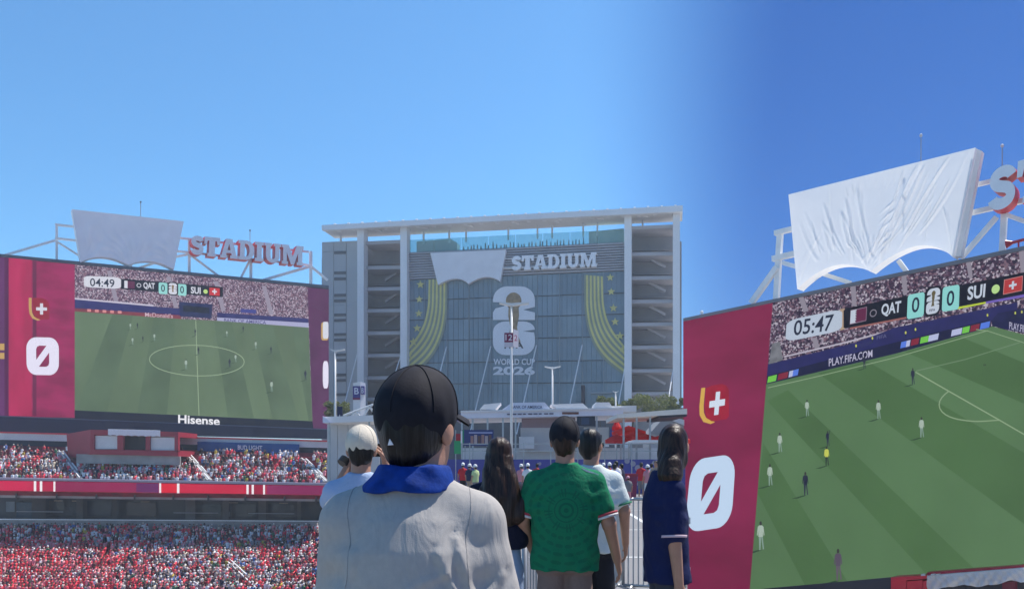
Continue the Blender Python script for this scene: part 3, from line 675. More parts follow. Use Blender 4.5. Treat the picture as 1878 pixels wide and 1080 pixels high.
for k, (x, y, D, c, lo) in enumerate(spots):
    p = ST(x, y, D); g = GEO[rg2.choice([0, 0, 0, 0, 1, 2])]; rot = rg2.uniform(-.5, .5)+math.atan2(-p.x, -p.y)*0
    sc = rg2.uniform(.94, 1.12)*(1.12 if lo and rg2.random() < .2 else 1)
    if k in near:
        key = (c, rg2.randrange(4), id(g))
        if key not in cache:
            me = bpy.data.meshes.new('spectator'); me.from_pydata([tuple(v) for v in g[0]], [], g[1])
            at_ = me.color_attributes.new('tone', 'FLOAT_COLOR', 'POINT'); tn = tones(g, SHIRT[c], rg2)
            for i, t3 in enumerate(tn): at_.data[i].color = (*t3, 1)
            me.materials.append(M_VC); me.polygons.foreach_set('use_smooth', [True]*len(me.polygons)); cache[key] = me
        o = link('spectator', cache[key], None, p); o.rotation_euler = (0, 0, rot); o.scale = (sc, sc, sc)
        tag(o, 'spectator in %s top seated in the lowest rows of the left stand' % c, 'person', 'spectators in the lowest rows')
    else:
        V = g[0]*sc; cs, sn = math.cos(rot), math.sin(rot)
        W = np.empty_like(V); W[:, 0] = V[:, 0]*cs-V[:, 1]*sn+p.x; W[:, 1] = V[:, 0]*sn+V[:, 1]*cs+p.y; W[:, 2] = V[:, 2]+p.z
        allV.append(W); allF += [tuple(base+i for i in f) for f in g[1]]; base += len(V); allC += tones(g, SHIRT[c], rg2)
me = bpy.data.meshes.new('crowd'); me.from_pydata(np.concatenate(allV).tolist(), [], allF)
at_ = me.color_attributes.new('tone', 'FLOAT_COLOR', 'POINT')
arr = np.ones((len(allC), 4), dtype=np.float32); arr[:, :3] = np.array(allC); at_.data.foreach_set('color', arr.ravel())
me.materials.append(M_VC); me.polygons.foreach_set('use_smooth', [True]*len(me.polygons))
tag(link('crowd', me), 'dense crowd of spectators filling both tiers of the left stand', 'crowd', None, 'stuff')
# ================================================================== MIDDLE: stadium facade
PM = Plane(928, 640, 180, -10.3)
BLD = Thing('stadium_building', 'tall glass stadium facade with roof canopy, yellow stripes and large white emblem', 'stadium', PM, 928, 868, 0)
T = BLD
M_COL = mat('facade_white', (.78, .79, .80), .5, var=.05, scale=.15)
M_GREY = mat('facade_panel', (.42, .44, .46), .6, var=.08, scale=.1)
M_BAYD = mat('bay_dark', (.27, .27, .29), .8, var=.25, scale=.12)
M_SLAB = mat('bay_slab', (.42, .41, .43), .7, var=.1, scale=.2)
M_SLAT = mat('louvre', (.36, .37, .41), .55, var=.08, scale=.2)
def yc(x, l, r): return l+(r-l)*(x-608)/640        # a line across the facade, y given at 608 and 1248
XA, XB = 590, 1252
def glass_mat(name, c, rough, spec=.5):
    m = mat(name, c, rough, var=.18, scale=.16, spec=spec); return m
M_GL = [glass_mat('facade_glass_%d' % i, c, .22) for i, c in enumerate(((.155, .225, .285), (.175, .25, .31), (.14, .21, .265), (.19, .265, .315)))]
body = T.part('core_block', [(XA, yc(XA, 474, 443)), (1250, yc(1250, 474, 443)), (1250, 872), (XA, 872)], -40, -7, [mat('core_grey', (.22, .22, .24), .8, var=.2, scale=.1)])
T.part('canopy_fascia', [(XA, yc(XA, 412, 377)), (XB, yc(XB, 412, 377)), (XB, yc(XB, 421, 388)), (XA, yc(XA, 421, 388))], 2.4, 3.4, [M_COL])
T.part('canopy_roof', [(XA, yc(XA, 414, 379)), (XB, yc(XB, 414, 379)), (XB, yc(XB, 420, 387)), (XA, yc(XA, 420, 387))], -5, 2.4, [mat('canopy_soffit', (.74, .73, .70), .6, var=.1, scale=.1)])
for k in range(26):
    x = 612+k*25; y = yc(x, 412, 377)
    T.part('roof_light', [(x, y-2), (x+3.5, y-2.2), (x+3.5, y+.4), (x, y+.6)], 2.6, 3.0, [mat('lamp_white', (.85, .85, .85), .4)])
for k in range(22):
    x = 618+k*29; y = yc(x, 423, 390)
    T.part('soffit_light', [(x, y), (x+6, y-.4), (x+6, y+1.8), (x, y+2.2)], .2, .8, [mat('lamp_white', (.85, .85, .85), .4)])
for x in (682, 768, 850, 935, 1008, 1090, 1172):
    T.part('outrigger', [(x, yc(x, 421, 388)+1), (x+17, yc(x, 421, 388)+5), (x+17, yc(x, 421, 388)+8), (x, yc(x, 421, 388)+4)], -.4, .1, [M_COL])
for x0, x1 in ((655, 667), (734, 746), (1145, 1158), (1234, 1247)):
    T.part('column', [(x0, yc(x0, 420, 387)), (x1, yc(x1, 420, 387)), (x1, 872), (x0, 872)], -1, 1.6, [M_COL])
for x in (623, 775, 822, 853, 930.5, 984, 1011, 1068, 1094, 1177):
    T.part('canopy_post', [(x, yc(x, 422, 389)), (x+3, yc(x, 422, 389)), (x+3, yc(x, 455, 425)), (x, yc(x, 455, 425))], -3.4, -3, [M_COL])
# left wing of grey panels with louvre openings
xs = [XA, 612, 635, 655]
for a, b in zip(xs[:-1], xs[1:]):
    for y0, y1 in ((443, 461), (461, 560), (560, 650), (650, 872)):
        T.part('wall_panel', [(a+.4, yc(a, y0, y0-27)+.5), (b-.4, yc(b, y0, y0-27)+.5), (b-.4, yc(b, y1, y1-20 if y1 < 800 else y1)), (a+.4, yc(a, y1, y1-20 if y1 < 800 else y1))], -6.9, -.3, [M_GREY])
for y in (461, 498, 509, 539, 549, 575, 585, 611, 621, 648, 658, 685, 695, 721):
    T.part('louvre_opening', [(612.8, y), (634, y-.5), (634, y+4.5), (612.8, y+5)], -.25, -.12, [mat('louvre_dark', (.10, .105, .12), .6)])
# open ramp bays with floor slabs and ramps
def bay(x0, x1, ytop, ys, flip):
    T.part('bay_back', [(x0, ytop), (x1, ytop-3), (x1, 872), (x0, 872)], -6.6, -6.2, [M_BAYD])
    T.part('bay_cap', [(x0, ytop-2), (x1, ytop-5), (x1, ytop+1), (x0, ytop+4)], -6, .4, [M_SLAB])
    for y in ys:
        T.part('floor_slab', [(x0, y), (x1, y-.8), (x1, y+5.2), (x0, y+6)], -6, -.2, [M_SLAB])
        T.part('guard_rail', [(x0+3, y-7), (x1, y-8), (x1, y-4), (x0+3, y-3)], -5.5, -4.9, [mat('guard_dark', (.24, .235, .245), .7)])
        a, b = ((x0+40, y+26), (x1-1, y+9)) if not flip else ((x0+26, y+8), (x0+62, y+27))
        if y < 720:
            p = Vector(T.p(a[0], a[1], -4)); q = Vector(T.p(b[0], b[1], -4)); mb = MB(); mb.bar(p, q, .5, .6, (0, 1, 0)); mb.build('ramp', M_SLAB, T.e)
bay(667, 734, 445, [488, 527, 567, 608, 649, 690, 729], False)
bay(1158, 1234, 417, [463, 507, 550, 592, 634, 677, 719], True)
# louvre band above the glass
def ylt(x): return yc(x, 470, 439)
def ylb(x): return yc(x, 519, 492)
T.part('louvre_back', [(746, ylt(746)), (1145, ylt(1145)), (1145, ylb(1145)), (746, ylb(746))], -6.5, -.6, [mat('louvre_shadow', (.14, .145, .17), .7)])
for k in range(11):
    f0 = (k+.12)/11; f1 = (k+.72)/11
    T.part('louvre_slat', [(746, lerp(ylt(746), ylb(746), f0)), (1145, lerp(ylt(1145), ylb(1145), f0)), (1145, lerp(ylt(1145), ylb(1145), f1)), (746, lerp(ylt(746), ylb(746), f1))], -.6, .05, [M_SLAT])
# roof terrace: plant room boxes and glass balustrade
M_TG = mat('terrace_glass', (.45, .66, .66), .12)
_t = M_TG.node_tree; _tr = _t.nodes.new('ShaderNodeBsdfTransparent'); _tr.inputs[0].default_value = (.72, .92, .93, 1); _mx = _t.nodes.new('ShaderNodeMixShader'); _mx.inputs[0].default_value = .72
_t.links.new(_t.nodes['Principled BSDF'].outputs[0], _mx.inputs[1]); _t.links.new(_tr.outputs[0], _mx.inputs[2]); _t.links.new(_mx.outputs[0], _t.nodes['Material Output'].inputs[0])
for k in range(8):
    a = 746+399*k/8+.5; b = 746+399*(k+1)/8-.5
    T.part('terrace_pane', [(a, ylt(a)-23), (b, ylt(b)-23), (b, ylt(b)), (a, ylt(a))], -.6, -.5, [M_TG])
M_TR = mat('terrace_green', (.30, .42, .40), .5, var=.2, scale=.2)
for pts in ([(764, 443), (826, 438), (838, 445), (838, 462), (764, 464)], [(1080, 425), (1144, 419), (1144, 445), (1080, 448)]):
    T.part('terrace_room', pts, -6, -3.5, [M_TR])
for k in range(34):
    x = 850+k*6.6+random.uniform(-2, 2); h = random.uniform(5, 12)
    T.part('terrace_furniture', [(x, ylt(x)-h), (x+1.6, ylt(x)-h), (x+2.2, ylt(x)), (x-.6, ylt(x))], -2.4, -2.1, [mat('terrace_dark', (.10, .14, .16), .7)])
# curtain wall: every pane, then mullions
gx = [746, 779, 819, 860, 900, 943, 985, 1026, 1068, 1107, 1145]
gy = [0, .16, .31, .47, .64, .80, 1]
def yg(x, f): return lerp(ylb(x), yc(x, 752, 752), f)
T.part('glass_back', [(746, ylb(746)), (1145, ylb(1145)), (1145, 872), (746, 872)], -6.4, -1.2, [mat('glass_interior', (.05, .075, .09), .6)])
rp = random.Random(4)
for i in range(len(gx)-1):
    for j in range(len(gy)-1):
        a, b = gx[i]+.35, gx[i+1]-.35; f0, f1 = gy[j]+.003, gy[j+1]-.003
        T.part('glass_pane', [(a, yg(a, f0)), (b, yg(b, f0)), (b, yg(b, f1)), (a, yg(a, f1))], -.7, -.5+rp.uniform(-.02, .02), [rp.choice(M_GL)])
M_MUL = mat('mullion', (.26, .32, .36), .5)
for i, x in enumerate(gx[1:-1]):
    T.part('mullion', [(x-.45, ylb(x)), (x+.45, ylb(x)), (x+.45, 752), (x-.45, 752)], -.9, -.25, [M_MUL])
for f in gy[1:-1]:
    T.part('transom', [(746, yg(746, f)-.5), (1145, yg(1145, f)-.5), (1145, yg(1145, f)+.5), (746, yg(746, f)+.5)], -.9, -.3, [mat('transom_dark', (.035, .05, .065), .5)])
for k in range(44):      # fine fins of the curtain wall
    x = 750+k*9.05
    T.part('fin', [(x-.16, ylb(x)), (x+.16, ylb(x)), (x+.16, 752), (x-.16, 752)], -.6, -.38, [mat('fin', (.17, .235, .28), .5)])
T.part('base_wall', [(746, 752), (1145, 752), (1145, 873), (746, 873)], -.9, .6, [mat('base_dark', (.06, .07, .09), .6, var=.3, scale=.2)])
for a, b, c in ((1066, 1072, 706), ):
    T.part('dark_pier', [(a, c), (b, c), (b, 752), (a, 752)], -.2, .4, [mat('pier_ink', (.02, .02, .035), .6)])
T.part('portal_frame', [(1083, 719), (1124, 718), (1124, 720.5), (1083, 721.5)], -.2, .5, [M_MUL])
for x0, y0, x1, y1 in ((735, 652, 720, 700), (819, 636, 803, 698), (900, 635, 873, 748), (984, 633, 960, 740), (1068, 632, 1045, 742), (1148, 662, 1137, 726), (1236, 668, 1228, 718), (655, 650, 633, 738)):
    p = Vector(T.p(x0, y0, -.2)); q = Vector(T.p(x1, y1, 5)); mb = MB(); mb.tube(p, q+(q-p)*.5, .12, 6); mb.build('tension_strut', M_COL, T.e)
# stripes and stars stuck on the glass
M_YEL = mat('film_yellow', (.62, .58, .20), .6, var=.1, scale=.3); M_YEL2 = mat('film_olive', (.25, .29, .21), .6, var=.1, scale=.3)
inn = [(786, 513), (785, 560), (779, 590), (768, 613), (746.5, 640)]; out = [(820, 510), (820, 575), (814, 612), (800, 646), (779, 671), (746.5, 694)]
def res(P, n=22):
    d = [0]
    for a, b in zip(P[:-1], P[1:]): d.append(d[-1]+math.hypot(b[0]-a[0], b[1]-a[1]))
    xs = np.interp(np.linspace(0, d[-1], n), d, [p[0] for p in P]); ys = np.interp(np.linspace(0, d[-1], n), d, [p[1] for p in P])
    for _ in range(3):
        xs[1:-1] = (xs[:-2]+xs[1:-1]*2+xs[2:])/4; ys[1:-1] = (ys[:-2]+ys[1:-1]*2+ys[2:])/4
    return list(zip(xs, ys))
I_, O_ = res(inn), res(out)
for side in (0, 1):
    mx = (lambda x: x) if side == 0 else (lambda x: 1891.5-x)
    dy = 0 if side == 0 else -6
    for k in range(10):
        f0, f1 = k/10, (k+1)/10
        mb = MB(); n = len(I_)
        A = [(lerp(i[0], o[0], f0), lerp(i[1], o[1], f0)) for i, o in zip(I_, O_)]; B = [(lerp(i[0], o[0], f1), lerp(i[1], o[1], f1)) for i, o in zip(I_, O_)]
        mb.v = [T.p(mx(x), y+dy, -.2) for x, y in A]+[T.p(mx(x), y+dy, -.2) for x, y in B]
        for q in range(n-1): mb.f.append((q, q+1, n+q+1, n+q)); mb.m.append(0)
        mb.build('film_stripe', M_YEL if k % 2 == 0 else M_YEL2, T.e)
for sx_, sy_, s in ((771, 522, 16), (769, 549, 15), (768, 575, 15), (765, 602, 16), (758, 627, 17), (750.5, 651, 12), (1119, 509, 15), (1121, 535, 15), (1125, 565, 16), (1128, 590, 16), (1137, 616, 17), (1141, 640, 12)):
    T.plate('film_star', STAR, box_map(sx_-s/2, sy_-s/2, sx_+s/2, sy_+s/2, -.02), None, -.18, [M_YEL])
M_EMB = mat('film_white', (.74, .76, .80), .6, var=.04, scale=.2)
for e in emblem_shapes(): T.plate('emblem_digit', e, box_map(904, 525, 981, 651, 0), None, -.16, [M_EMB])
T.plate('emblem_trophy', TROPHY, box_map(904, 522, 980, 672, 0), None, -.12, [mat('film_bronze', (.30, .20, .10), .5, var=.45, scale=1.2)])
T.plate('emblem_lettering', text_shape('FIFA', .03), box_map(925, 627, 960, 639, -.01), None, -.13, [mat('film_ink', (.02, .022, .03), .6)])
T.plate('emblem_lettering', text_shape('WORLD CUP', .025), box_map(905, 657.5, 981, 669, 0), None, -.16, [M_EMB])
T.plate('emblem_lettering', text_shape('2026', .045), box_map(904, 671.5, 981, 687.5, 0), None, -.16, [M_EMB])
# covered sign and letters on the facade
C = Thing('covered_sign', 'pale cloth with scalloped lower edge hung on the glass facade', 'sign cover', PM, 860, 520, .6)
tarp(C, ((789, 464), (928, 458)), None, None, scallop((803, 522), (859, 520.5), (917, 516), (835, 511), (890, 508)), -.05, 1.1, M_tarp('cover_cloth_mid', (.85, .86, .90), .12), folds_fn(2, [(0, 1, .1), (.5, 1, .1), (1, 1, .1)]), 40, 18, .05)
Wm = Thing('facade_sign', 'white letters spelling STADIUM on the louvred band of the facade', 'sign', PM, 1014, 492, .2)
letters, tot = slab_word('STADIUM'); fmS = quad_map((937, 470), (1094, 462.5), (1094, 488.5), (936, 496))
for ch, sh in letters: Wm.plate('letter', sh, lambda u, v: fmS(u/tot, v), .08, 1.0, [M_SIGNFACE])
for y in (474, 491): Wm.part('sign_rail', [(922, y), (1096, y-8), (1096, y-6.2), (922, y+1.8)], .06, .35, [M_WSTEEL])
# ================================================================== plaza: light poles, kiosks, fences, shrubs
M_POLE = mat('pole_white', (.72, .72, .70), .4); M_PURP = mat('sign_purple', (.075, .06, .22), .5); M_MAR = mat('sign_maroon', (.22, .025, .08), .5)
M_WHT = mat('tent_white', (.78, .78, .78), .7, var=.04, scale=.6, trans=.12); M_LIL = mat('canopy_lilac', (.70, .71, .80), .6, var=.05, scale=.5)
M_REDC = mat('parasol_red', (.72, .045, .05), .7, trans=.45); M_GALV = mat('galvanised', (.42, .43, .44), .4, metal=.6, var=.15, scale=3)
M_KGREY = mat('kiosk_grey', (.55, .55, .56), .7, var=.08, scale=.5); M_KDARK = mat('kiosk_dark', (.03, .03, .045), .6)
class Flat:
    """a thing standing on the plaza, its upright pieces traced at one distance"""
    def __init__(s, name, label, cat, px, D, group=None):
        s.D = D; s.e = world_thing(name, label, cat, gnd(px, D), 0, group); s.i = s.e.location
    def p(s, px, py, dd=0.0): return at(px, py, s.D)-s.i+Vector((0, dd, 0))
    def part(s, name, pts, d0, d1, m, parent=None):
        mb = MB(); mb.prism([s.p(x, y, d0) for x, y in pts], [s.p(x, y, d1) for x, y in pts]); return mb.build(name, m, parent or s.e)
    def rect(s, name, x0, y0, x1, y1, d0, d1, m, parent=None): return s.part(name, [(x0, y0), (x1, y0), (x1, y1), (x0, y1)], d0, d1, m, parent)
    def text(s, txt, x0, y0, x1, y1, d, m, parent=None, off=.01):
        V, Fc, B = text_shape(txt, off); mb = MB(); mb.v = [tuple(s.p(x0+(x1-x0)*u, y1+(y0-y1)*v, d)) for u, v in V]; mb.f = list(Fc); mb.m = [0]*len(Fc)
        return mb.build('lettering', m, parent or s.e)
def gy_(D): return HY+CH*FP/D
def light_pole(px, ytop, D, hw, label, wd=.075):
    f = Flat('light_pole', label, 'lamp post', px, D, 'light poles on the plaza')
    mb = MB(); top = f.p(px, ytop); mb.tube((0, 0, 0), top, wd, 10, 0, wd*.8); mb.build('pole', M_POLE, f.e, True)
    mb = MB(); mb.tube((0, 0, 0), (0, 0, .5), wd*1.6, 10); mb.build('base_collar', M_POLE, f.e)
    for s in (-1, 1):
        if hw[0 if s < 0 else 1] == 0: continue
        h = hw[0 if s < 0 else 1]; a = f.p(px, ytop+2); b = f.p(px+s*h, ytop-1.0)
        mb = MB(); d = (b-a); mb.prism([a+Vector((0, -.12, .06)), b+Vector((0, -.18, .03)), b+Vector((0, -.18, -.03)), a+Vector((0, -.12, -.07))], [a+Vector((0, .12, .06)), b+Vector((0, .18, .03)), b+Vector((0, .18, -.03)), a+Vector((0, .12, -.07))])
        mb.build('lamp_head', M_POLE, f.e)
    return f
lp = light_pole(938, 557, 42, (22, 32), 'tallest white light pole, with a numbered sign, before the emblem')
f = lp
f.rect('sign_panel', 925, 611, 941, 628, -.14, -.10, M_MAR); f.text('12', 927, 614, 939.5, 625, -.15, mat('sign_pale', (.78, .70, .72), .6))
f.rect('sign_footer', 925, 628.5, 941, 637, -.14, -.10, mat('sign_cream', (.62, .56, .60), .6))
mb = MB(); mb.prism([f.p(941.3, 604, -.12), f.p(951, 606, .10), f.p(951, 637, .10), f.p(941.3, 636, -.12)], [f.p(941.3, 604, -.06), f.p(950.6, 606, .16), f.p(950.6, 637, .16), f.p(941.3, 636, -.06)]); mb.build('sign_panel', mat('sign_white', (.76, .72, .74), .6), f.e)
f.text('2', 943, 615, 949, 626, -.16, mat('sign_rose', (.65, .2, .28), .6))
light_pole(1013, 673, 69, (14, 15), 'white light pole with twin arms right of the emblem', .09)
light_pole(1129, 718, 92, (5, 5), 'short far white light pole before the shrubs', .10)
light_pole(614.5, 642, 60, (8, 17), 'white light pole at the left edge beside the grey wing', .09)
# B pillar
f = Flat('wayfinding_pillar', 'white pillar sign with a purple panel lettered B', 'sign', 658, 70)
mb = MB(); q = [(648, 702), (661, 700), (661, 900), (648, 900)]
mb.prism([f.p(x, min(y, gy_(70)), -.1) for x, y in q], [f.p(x, min(y, gy_(70)), .3) for x, y in q]); mb.build('shaft', M_WHT, f.e)
mb = MB(); mb.prism([f.p(661.2, 700, -.1), f.p(669.5, 702, .25), f.p(669.5, gy_(70), .25), f.p(661.2, gy_(70), -.1)], [f.p(661.2, 700, .3), f.p(668, 702, .5), f.p(668, gy_(70), .5), f.p(661.2, gy_(70), .3)]); mb.build('side_face', mat('pillar_side', (.80, .80, .80), .6), f.e)
f.rect('panel', 647.6, 708, 661.1, 733, -.14, -.102, M_PURP); f.text('B', 650.5, 711, 658.5, 723, -.15, mat('sign_letter', (.72, .72, .80), .6))
f.rect('panel_foot', 647.6, 729.5, 661.1, 733, -.16, -.145, M_MAR)
f.rect('side_panel', 662.5, 708, 668.5, 723, -.14, .2, M_PURP)
f.text('B', 663.5, 711, 667.6, 721, -.15, mat('sign_letter', (.72, .72, .80), .6))
f = Flat('small_sign', 'small navy sign post beside the left light pole', 'sign', 623, 58)
f.rect('panel', 618.5, 745, 628, 765, -.03, .03, mat('sign_navy', (.02, .025, .07), .6)); mb = MB(); mb.tube((0, 0, 0), f.p(623, 760), .04, 8); mb.build('post', M_POLE, f.e)
# entrance truss at the left
f = Flat('entrance_truss', 'white lattice truss over the entrance behind the beige cap', 'truss', 668, 57)
mb = MB()
for a, b in (((630, 762), (697, 737)), ((630, 770), (697, 768)), ((630, 762), (640, 770)), ((640, 770), (652, 754)), ((652, 754), (664, 769)), ((664, 769), (678, 745)), ((678, 745), (692, 768))):
    m2 = MB(); m2.tube(f.p(*a), f.p(*b), .07, 6); m2.build('member', M_POLE, f.e)
for x in (633, 690): m2 = MB(); m2.tube((f.p(x, 768).x, 0, 0), f.p(x, 768), .08, 6); m2.build('leg', M_POLE, f.e)
# white marquee with grey panels, far left
f = Flat('white_marquee', 'white flat-roofed marquee with grey wall panels behind the beige cap', 'marquee', 650, 50)
for k in range(5): f.rect('wall_panel', 600+k*19.4, 778, 618.6+k*19.4, gy_(50), 0, .1, M_KGREY)
f.part('roof', [(604, 767), (698, 764), (700, 775), (604, 778)], -1.6, 3, M_WHT); f.part('gable', [(604, 766), (604, 778), (622, 778)], -1.75, -1.62, M_LIL)
for x in (612, 683): f.rect('pole', x, 775, x+2.6, gy_(50), -1.4, -1.3, M_GALV)
# central kiosk row: roof beam with tent tops and lettering
f = Flat('kiosk_row', 'long white kiosk roof with lettered tent tops behind the crowd', 'kiosk', 1000, 62)
f.part('roof_beam', [(846, 757), (1141, 751), (1141, 762), (846, 768)], -.6, 6, M_LIL)
f.part('roof_lip', [(846, 754), (1141, 748.5), (1141, 751.2), (846, 757.2)], -.8, 6, M_WHT)
f.part('tent_top', [(880, 751), (888, 742), (919, 739), (908, 752)], -.4, 2, M_WHT)
f.part('tent_top', [(920, 753), (938, 739.5), (998, 738.5), (1010, 752)], -.6, 3, M_LIL)
f.part('tent_top', [(1010, 742), (1068, 740), (1080, 751), (1024, 753)], -.4, 2, M_WHT)
f.part('tent_top', [(1086, 752), (1092, 738.5), (1116, 738.5), (1124, 750.5)], -.5, 2, M_WHT)
f.part('tent_top', [(1122, 744), (1168, 743), (1168, 755), (1122, 755)], .2, 3, mat('tent_cream', (.72, .72, .70), .7))
ink = mat('tent_ink', (.10, .10, .16), .6)
f.text('BANK OF AMERICA', 938, 744.5, 994, 750, -.63, ink)
for k in range(9): f.rect('faint_mark', 930+k*9.6, 759.4-k*.15, 930+k*9.6+(7.4 if k % 3 else 5.2), 761.6-k*.15, -.66, -.61, ink)
f.rect('scroll_mark', 1030, 756.5, 1060, 760.5, -.66, -.62, mat('tent_brown', (.16, .06, .05), .6))
f.part('left_fascia', [(838, 764), (848, 756), (848, 770), (838, 772)], -.3, 4, M_PURP)
f.rect('menu_board', 957, 764, 1057, 783, 1.0, 1.1, mat('board_rose', (.32, .24, .27), .7, var=.1, scale=.4))
f.rect('menu_screen', 1058, 763, 1091, 781, -.2, .1, mat('screen_navy', (.012, .02, .05), .3))
f.rect('screen_glow', 1066, 766, 1080, 778, -.24, -.2, mat('screen_blue', (.03, .06, .14), .3))
f.rect('counter_wall', 955, 783, 1057, 826, 1.0, 1.4, M_KGREY)
f.rect('counter_panel', 952, 800, 980, 822, .4, .5, M_WHT)
f.rect('service_wall', 1072, 783, 1117, 818, .2, .6, mat('kiosk_cream', (.60, .58, .53), .7)); f.rect('door_slit', 1098, 797, 1104, 812, .15, .21, M_KDARK); f.rect('sill', 1080, 815, 1117, 819, .05, .19, M_WHT)
f.rect('blue_sign', 1118, 787, 1141, 801, -.2, -.1, mat('sign_blue', (.04, .07, .25), .5)); f.rect('sign_stripe', 1122, 791, 1138, 794, -.22, -.2, M_WHT)
for x in (846, 866, 893, 921, 944, 1092, 1136): f.rect('post', x, 764, x+3, gy_(62), -.4, -.28, M_GALV)
f.rect('low_wall', 845, 820, 1240, 845, 1.8, 2.2, mat('low_wall', (.66, .66, .66), .8, var=.08, scale=.4))
# right-hand shelter
f = Flat('cream_shelter', 'cream shelter roof on posts above the red parasols', 'shelter', 1195, 52)
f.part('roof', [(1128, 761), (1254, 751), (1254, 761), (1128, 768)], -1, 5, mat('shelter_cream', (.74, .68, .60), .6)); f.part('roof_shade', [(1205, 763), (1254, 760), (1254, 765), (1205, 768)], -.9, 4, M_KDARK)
for x in (1140, 1163.5, 1188): f.rect('post', x, 762, x+3.2, gy_(52), -.6, -.45, M_GALV)
f = Flat('grey_tent', 'grey peaked tent with a white flank behind the right parasols', 'tent', 1225, 66)
f.part('roof', [(1190, 796), (1214, 770), (1236, 766), (1254, 775), (1254, 796)], 0, 4, mat('tent_grey', (.34, .34, .34), .7)); f.part('flank', [(1222, 767), (1240, 766), (1254, 770), (1254, 780)], -.2, -.05, M_WHT)
f.rect('wall', 1192, 796, 1254, gy_(66), .3, 3.6, M_KGREY)
def parasol(px, ytop, yrim, hw, D, label):
    f = Flat('red_parasol', label, 'parasol', px, D, 'red parasols by the kiosks')
    mb = MB(); c = f.p(px, ytop); r = hw/FP*D; z1 = f.p(px, yrim).z; n = 8; mb.v = [tuple(c)]+[(r*math.cos(2*math.pi*(k+.5)/n), r*math.sin(2*math.pi*(k+.5)/n), z1) for k in range(n)]+[(r*math.cos(2*math.pi*(k+.5)/n), r*math.sin(2*math.pi*(k+.5)/n), z1-.22) for k in range(n)]
    for k in range(n):
        j = (k+1) % n; mb.f.append((0, 1+k, 1+j)); mb.m.append(0); mb.f.append((1+k, 1+n+k, 1+n+j, 1+j)); mb.m.append(0)
    mb.build('canopy', M_REDC, f.e); mb = MB(); mb.tube((0, 0, 0), c, .03, 8); mb.build('pole', M_GALV, f.e)
for a in ((1131, 768, 783, 9, 58, 'small pointed red parasol beside the blue sign'), (1153, 780, 791, 32, 57, 'red parasol second from the left, behind the fence post'), (1168, 790, 801, 34, 55, 'wide red parasol in front of the two smaller ones'), (1131, 795, 806, 22, 54, 'low red parasol in front of the blue sign'), (1220, 795, 804, 32, 54, 'wide red parasol before the grey tent'), (1250, 797, 806, 16, 53, 'red parasol at the right end beside the grey tent')):
    parasol(*a)
f = Flat('white_awning', 'low white awning table below the red parasols', 'awning', 1186, 50)
f.part('top', [(1150, 810), (1160, 807), (1218, 807), (1224, 811), (1150, 813)], -.6, .8, M_WHT)
for x in (1153, 1219): f.rect('leg', x, 812, x+2, gy_(50), -.5, -.44, M_GALV)
# photo banner and flag behind the dark cap
f = Flat('photo_banner', 'navy banner with a row of small faces beside the dark cap', 'banner', 878, 52)
f.rect('cloth', 850, 788, 905, 817, 0, .04, mat('banner_navy', (.035, .05, .17), .6))
for k in range(6): f.rect('photo', 863+k*6.6, 799-(k % 2)*2, 868.4+k*6.6, 814, -.03, -.004, mat('photo_%d' % (k % 3), ((.40, .22, .18), (.52, .40, .36), (.16, .09, .08))[k % 3], .7))
f.rect('caption', 860, 792, 903, 794.4, -.03, -.004, mat('caption', (.4, .42, .6), .6))
for x in (852, 902): f.rect('post', x, 788, x+1.6, gy_(52), .05, .1, M_GALV)
f = Flat('flag', 'green white and red flag hanging beside the dark cap', 'flag', 843, 48)
for x0, x1, y0, y1, m in ((836, 845, 795, 808, mat('flag_red', (.36, .02, .03), .7)), (845, 848, 790, 812, M_WHT), (848, 851, 788, 812, mat('flag_green', (.02, .22, .12), .7)), (833, 845, 808, 832, mat('flag_lime', (.03, .33, .12), .7))):
    f.rect('cloth', x0, y0, x1, y1, 0, .03, m)
f.rect('pole', 835, 788, 836.4, gy_(48), .03, .07, M_GALV)
# blue dotted fence screen and tall posts
M_FB = mat('screen_violet', (.07, .075, .30), .7, var=.15, scale=.6)
f = Flat('screen_fence', 'violet blue fence screen printed with pale discs', 'fence', 1050, 49)
for k in range(9):
    x0 = 812+k*49.5; f.rect('screen_panel', x0, 842, x0+48.8, gy_(49)-1, 0, .04, M_FB)
    f.rect('post', x0-.8, 812, x0+.9, gy_(49), -.03, .05, M_GALV)
rq = random.Random(8)
for cx_, cy_, r in ((1150, 845, 5), (1161, 850, 5), (1170, 858, 6), (1177, 868, 6), (1160, 878, 5), (1173, 887, 5), (1150, 890, 4), (1184, 880, 5), (1100, 850, 3), (1120, 862, 4), (1200, 848, 4), (1220, 846, 4), (1240, 850, 4), (990, 850, 3), (960, 853, 3)):
    mb = MB(); c = f.p(cx_, cy_, -.012); rr = r/FP*49
    mb.poly([(c.x+rr*math.cos(t*.52), c.y, c.z+rr*math.sin(t*.52)) for t in range(12)]); mb.build('printed_disc', mat('disc_pale', (.33, .31, .38), .7), f.e)
for y in (813, 826): f.rect('rail', 846, y, 1245, y+1.6, -.02, .03, M_GALV)
f = Flat('red_bin', 'dark red wheeled bin before the dotted fence', 'bin', 1157, 42)
g = gy_(42); f.part('body', [(1147, 872), (1167, 872), (1165, g-1), (1149, g-1)], -.3, .3, M_MAR); f.part('lid', [(1145.5, 868), (1168.5, 868), (1168, 873), (1146, 873)], -.36, .34, mat('bin_lid', (.30, .02, .05), .5))
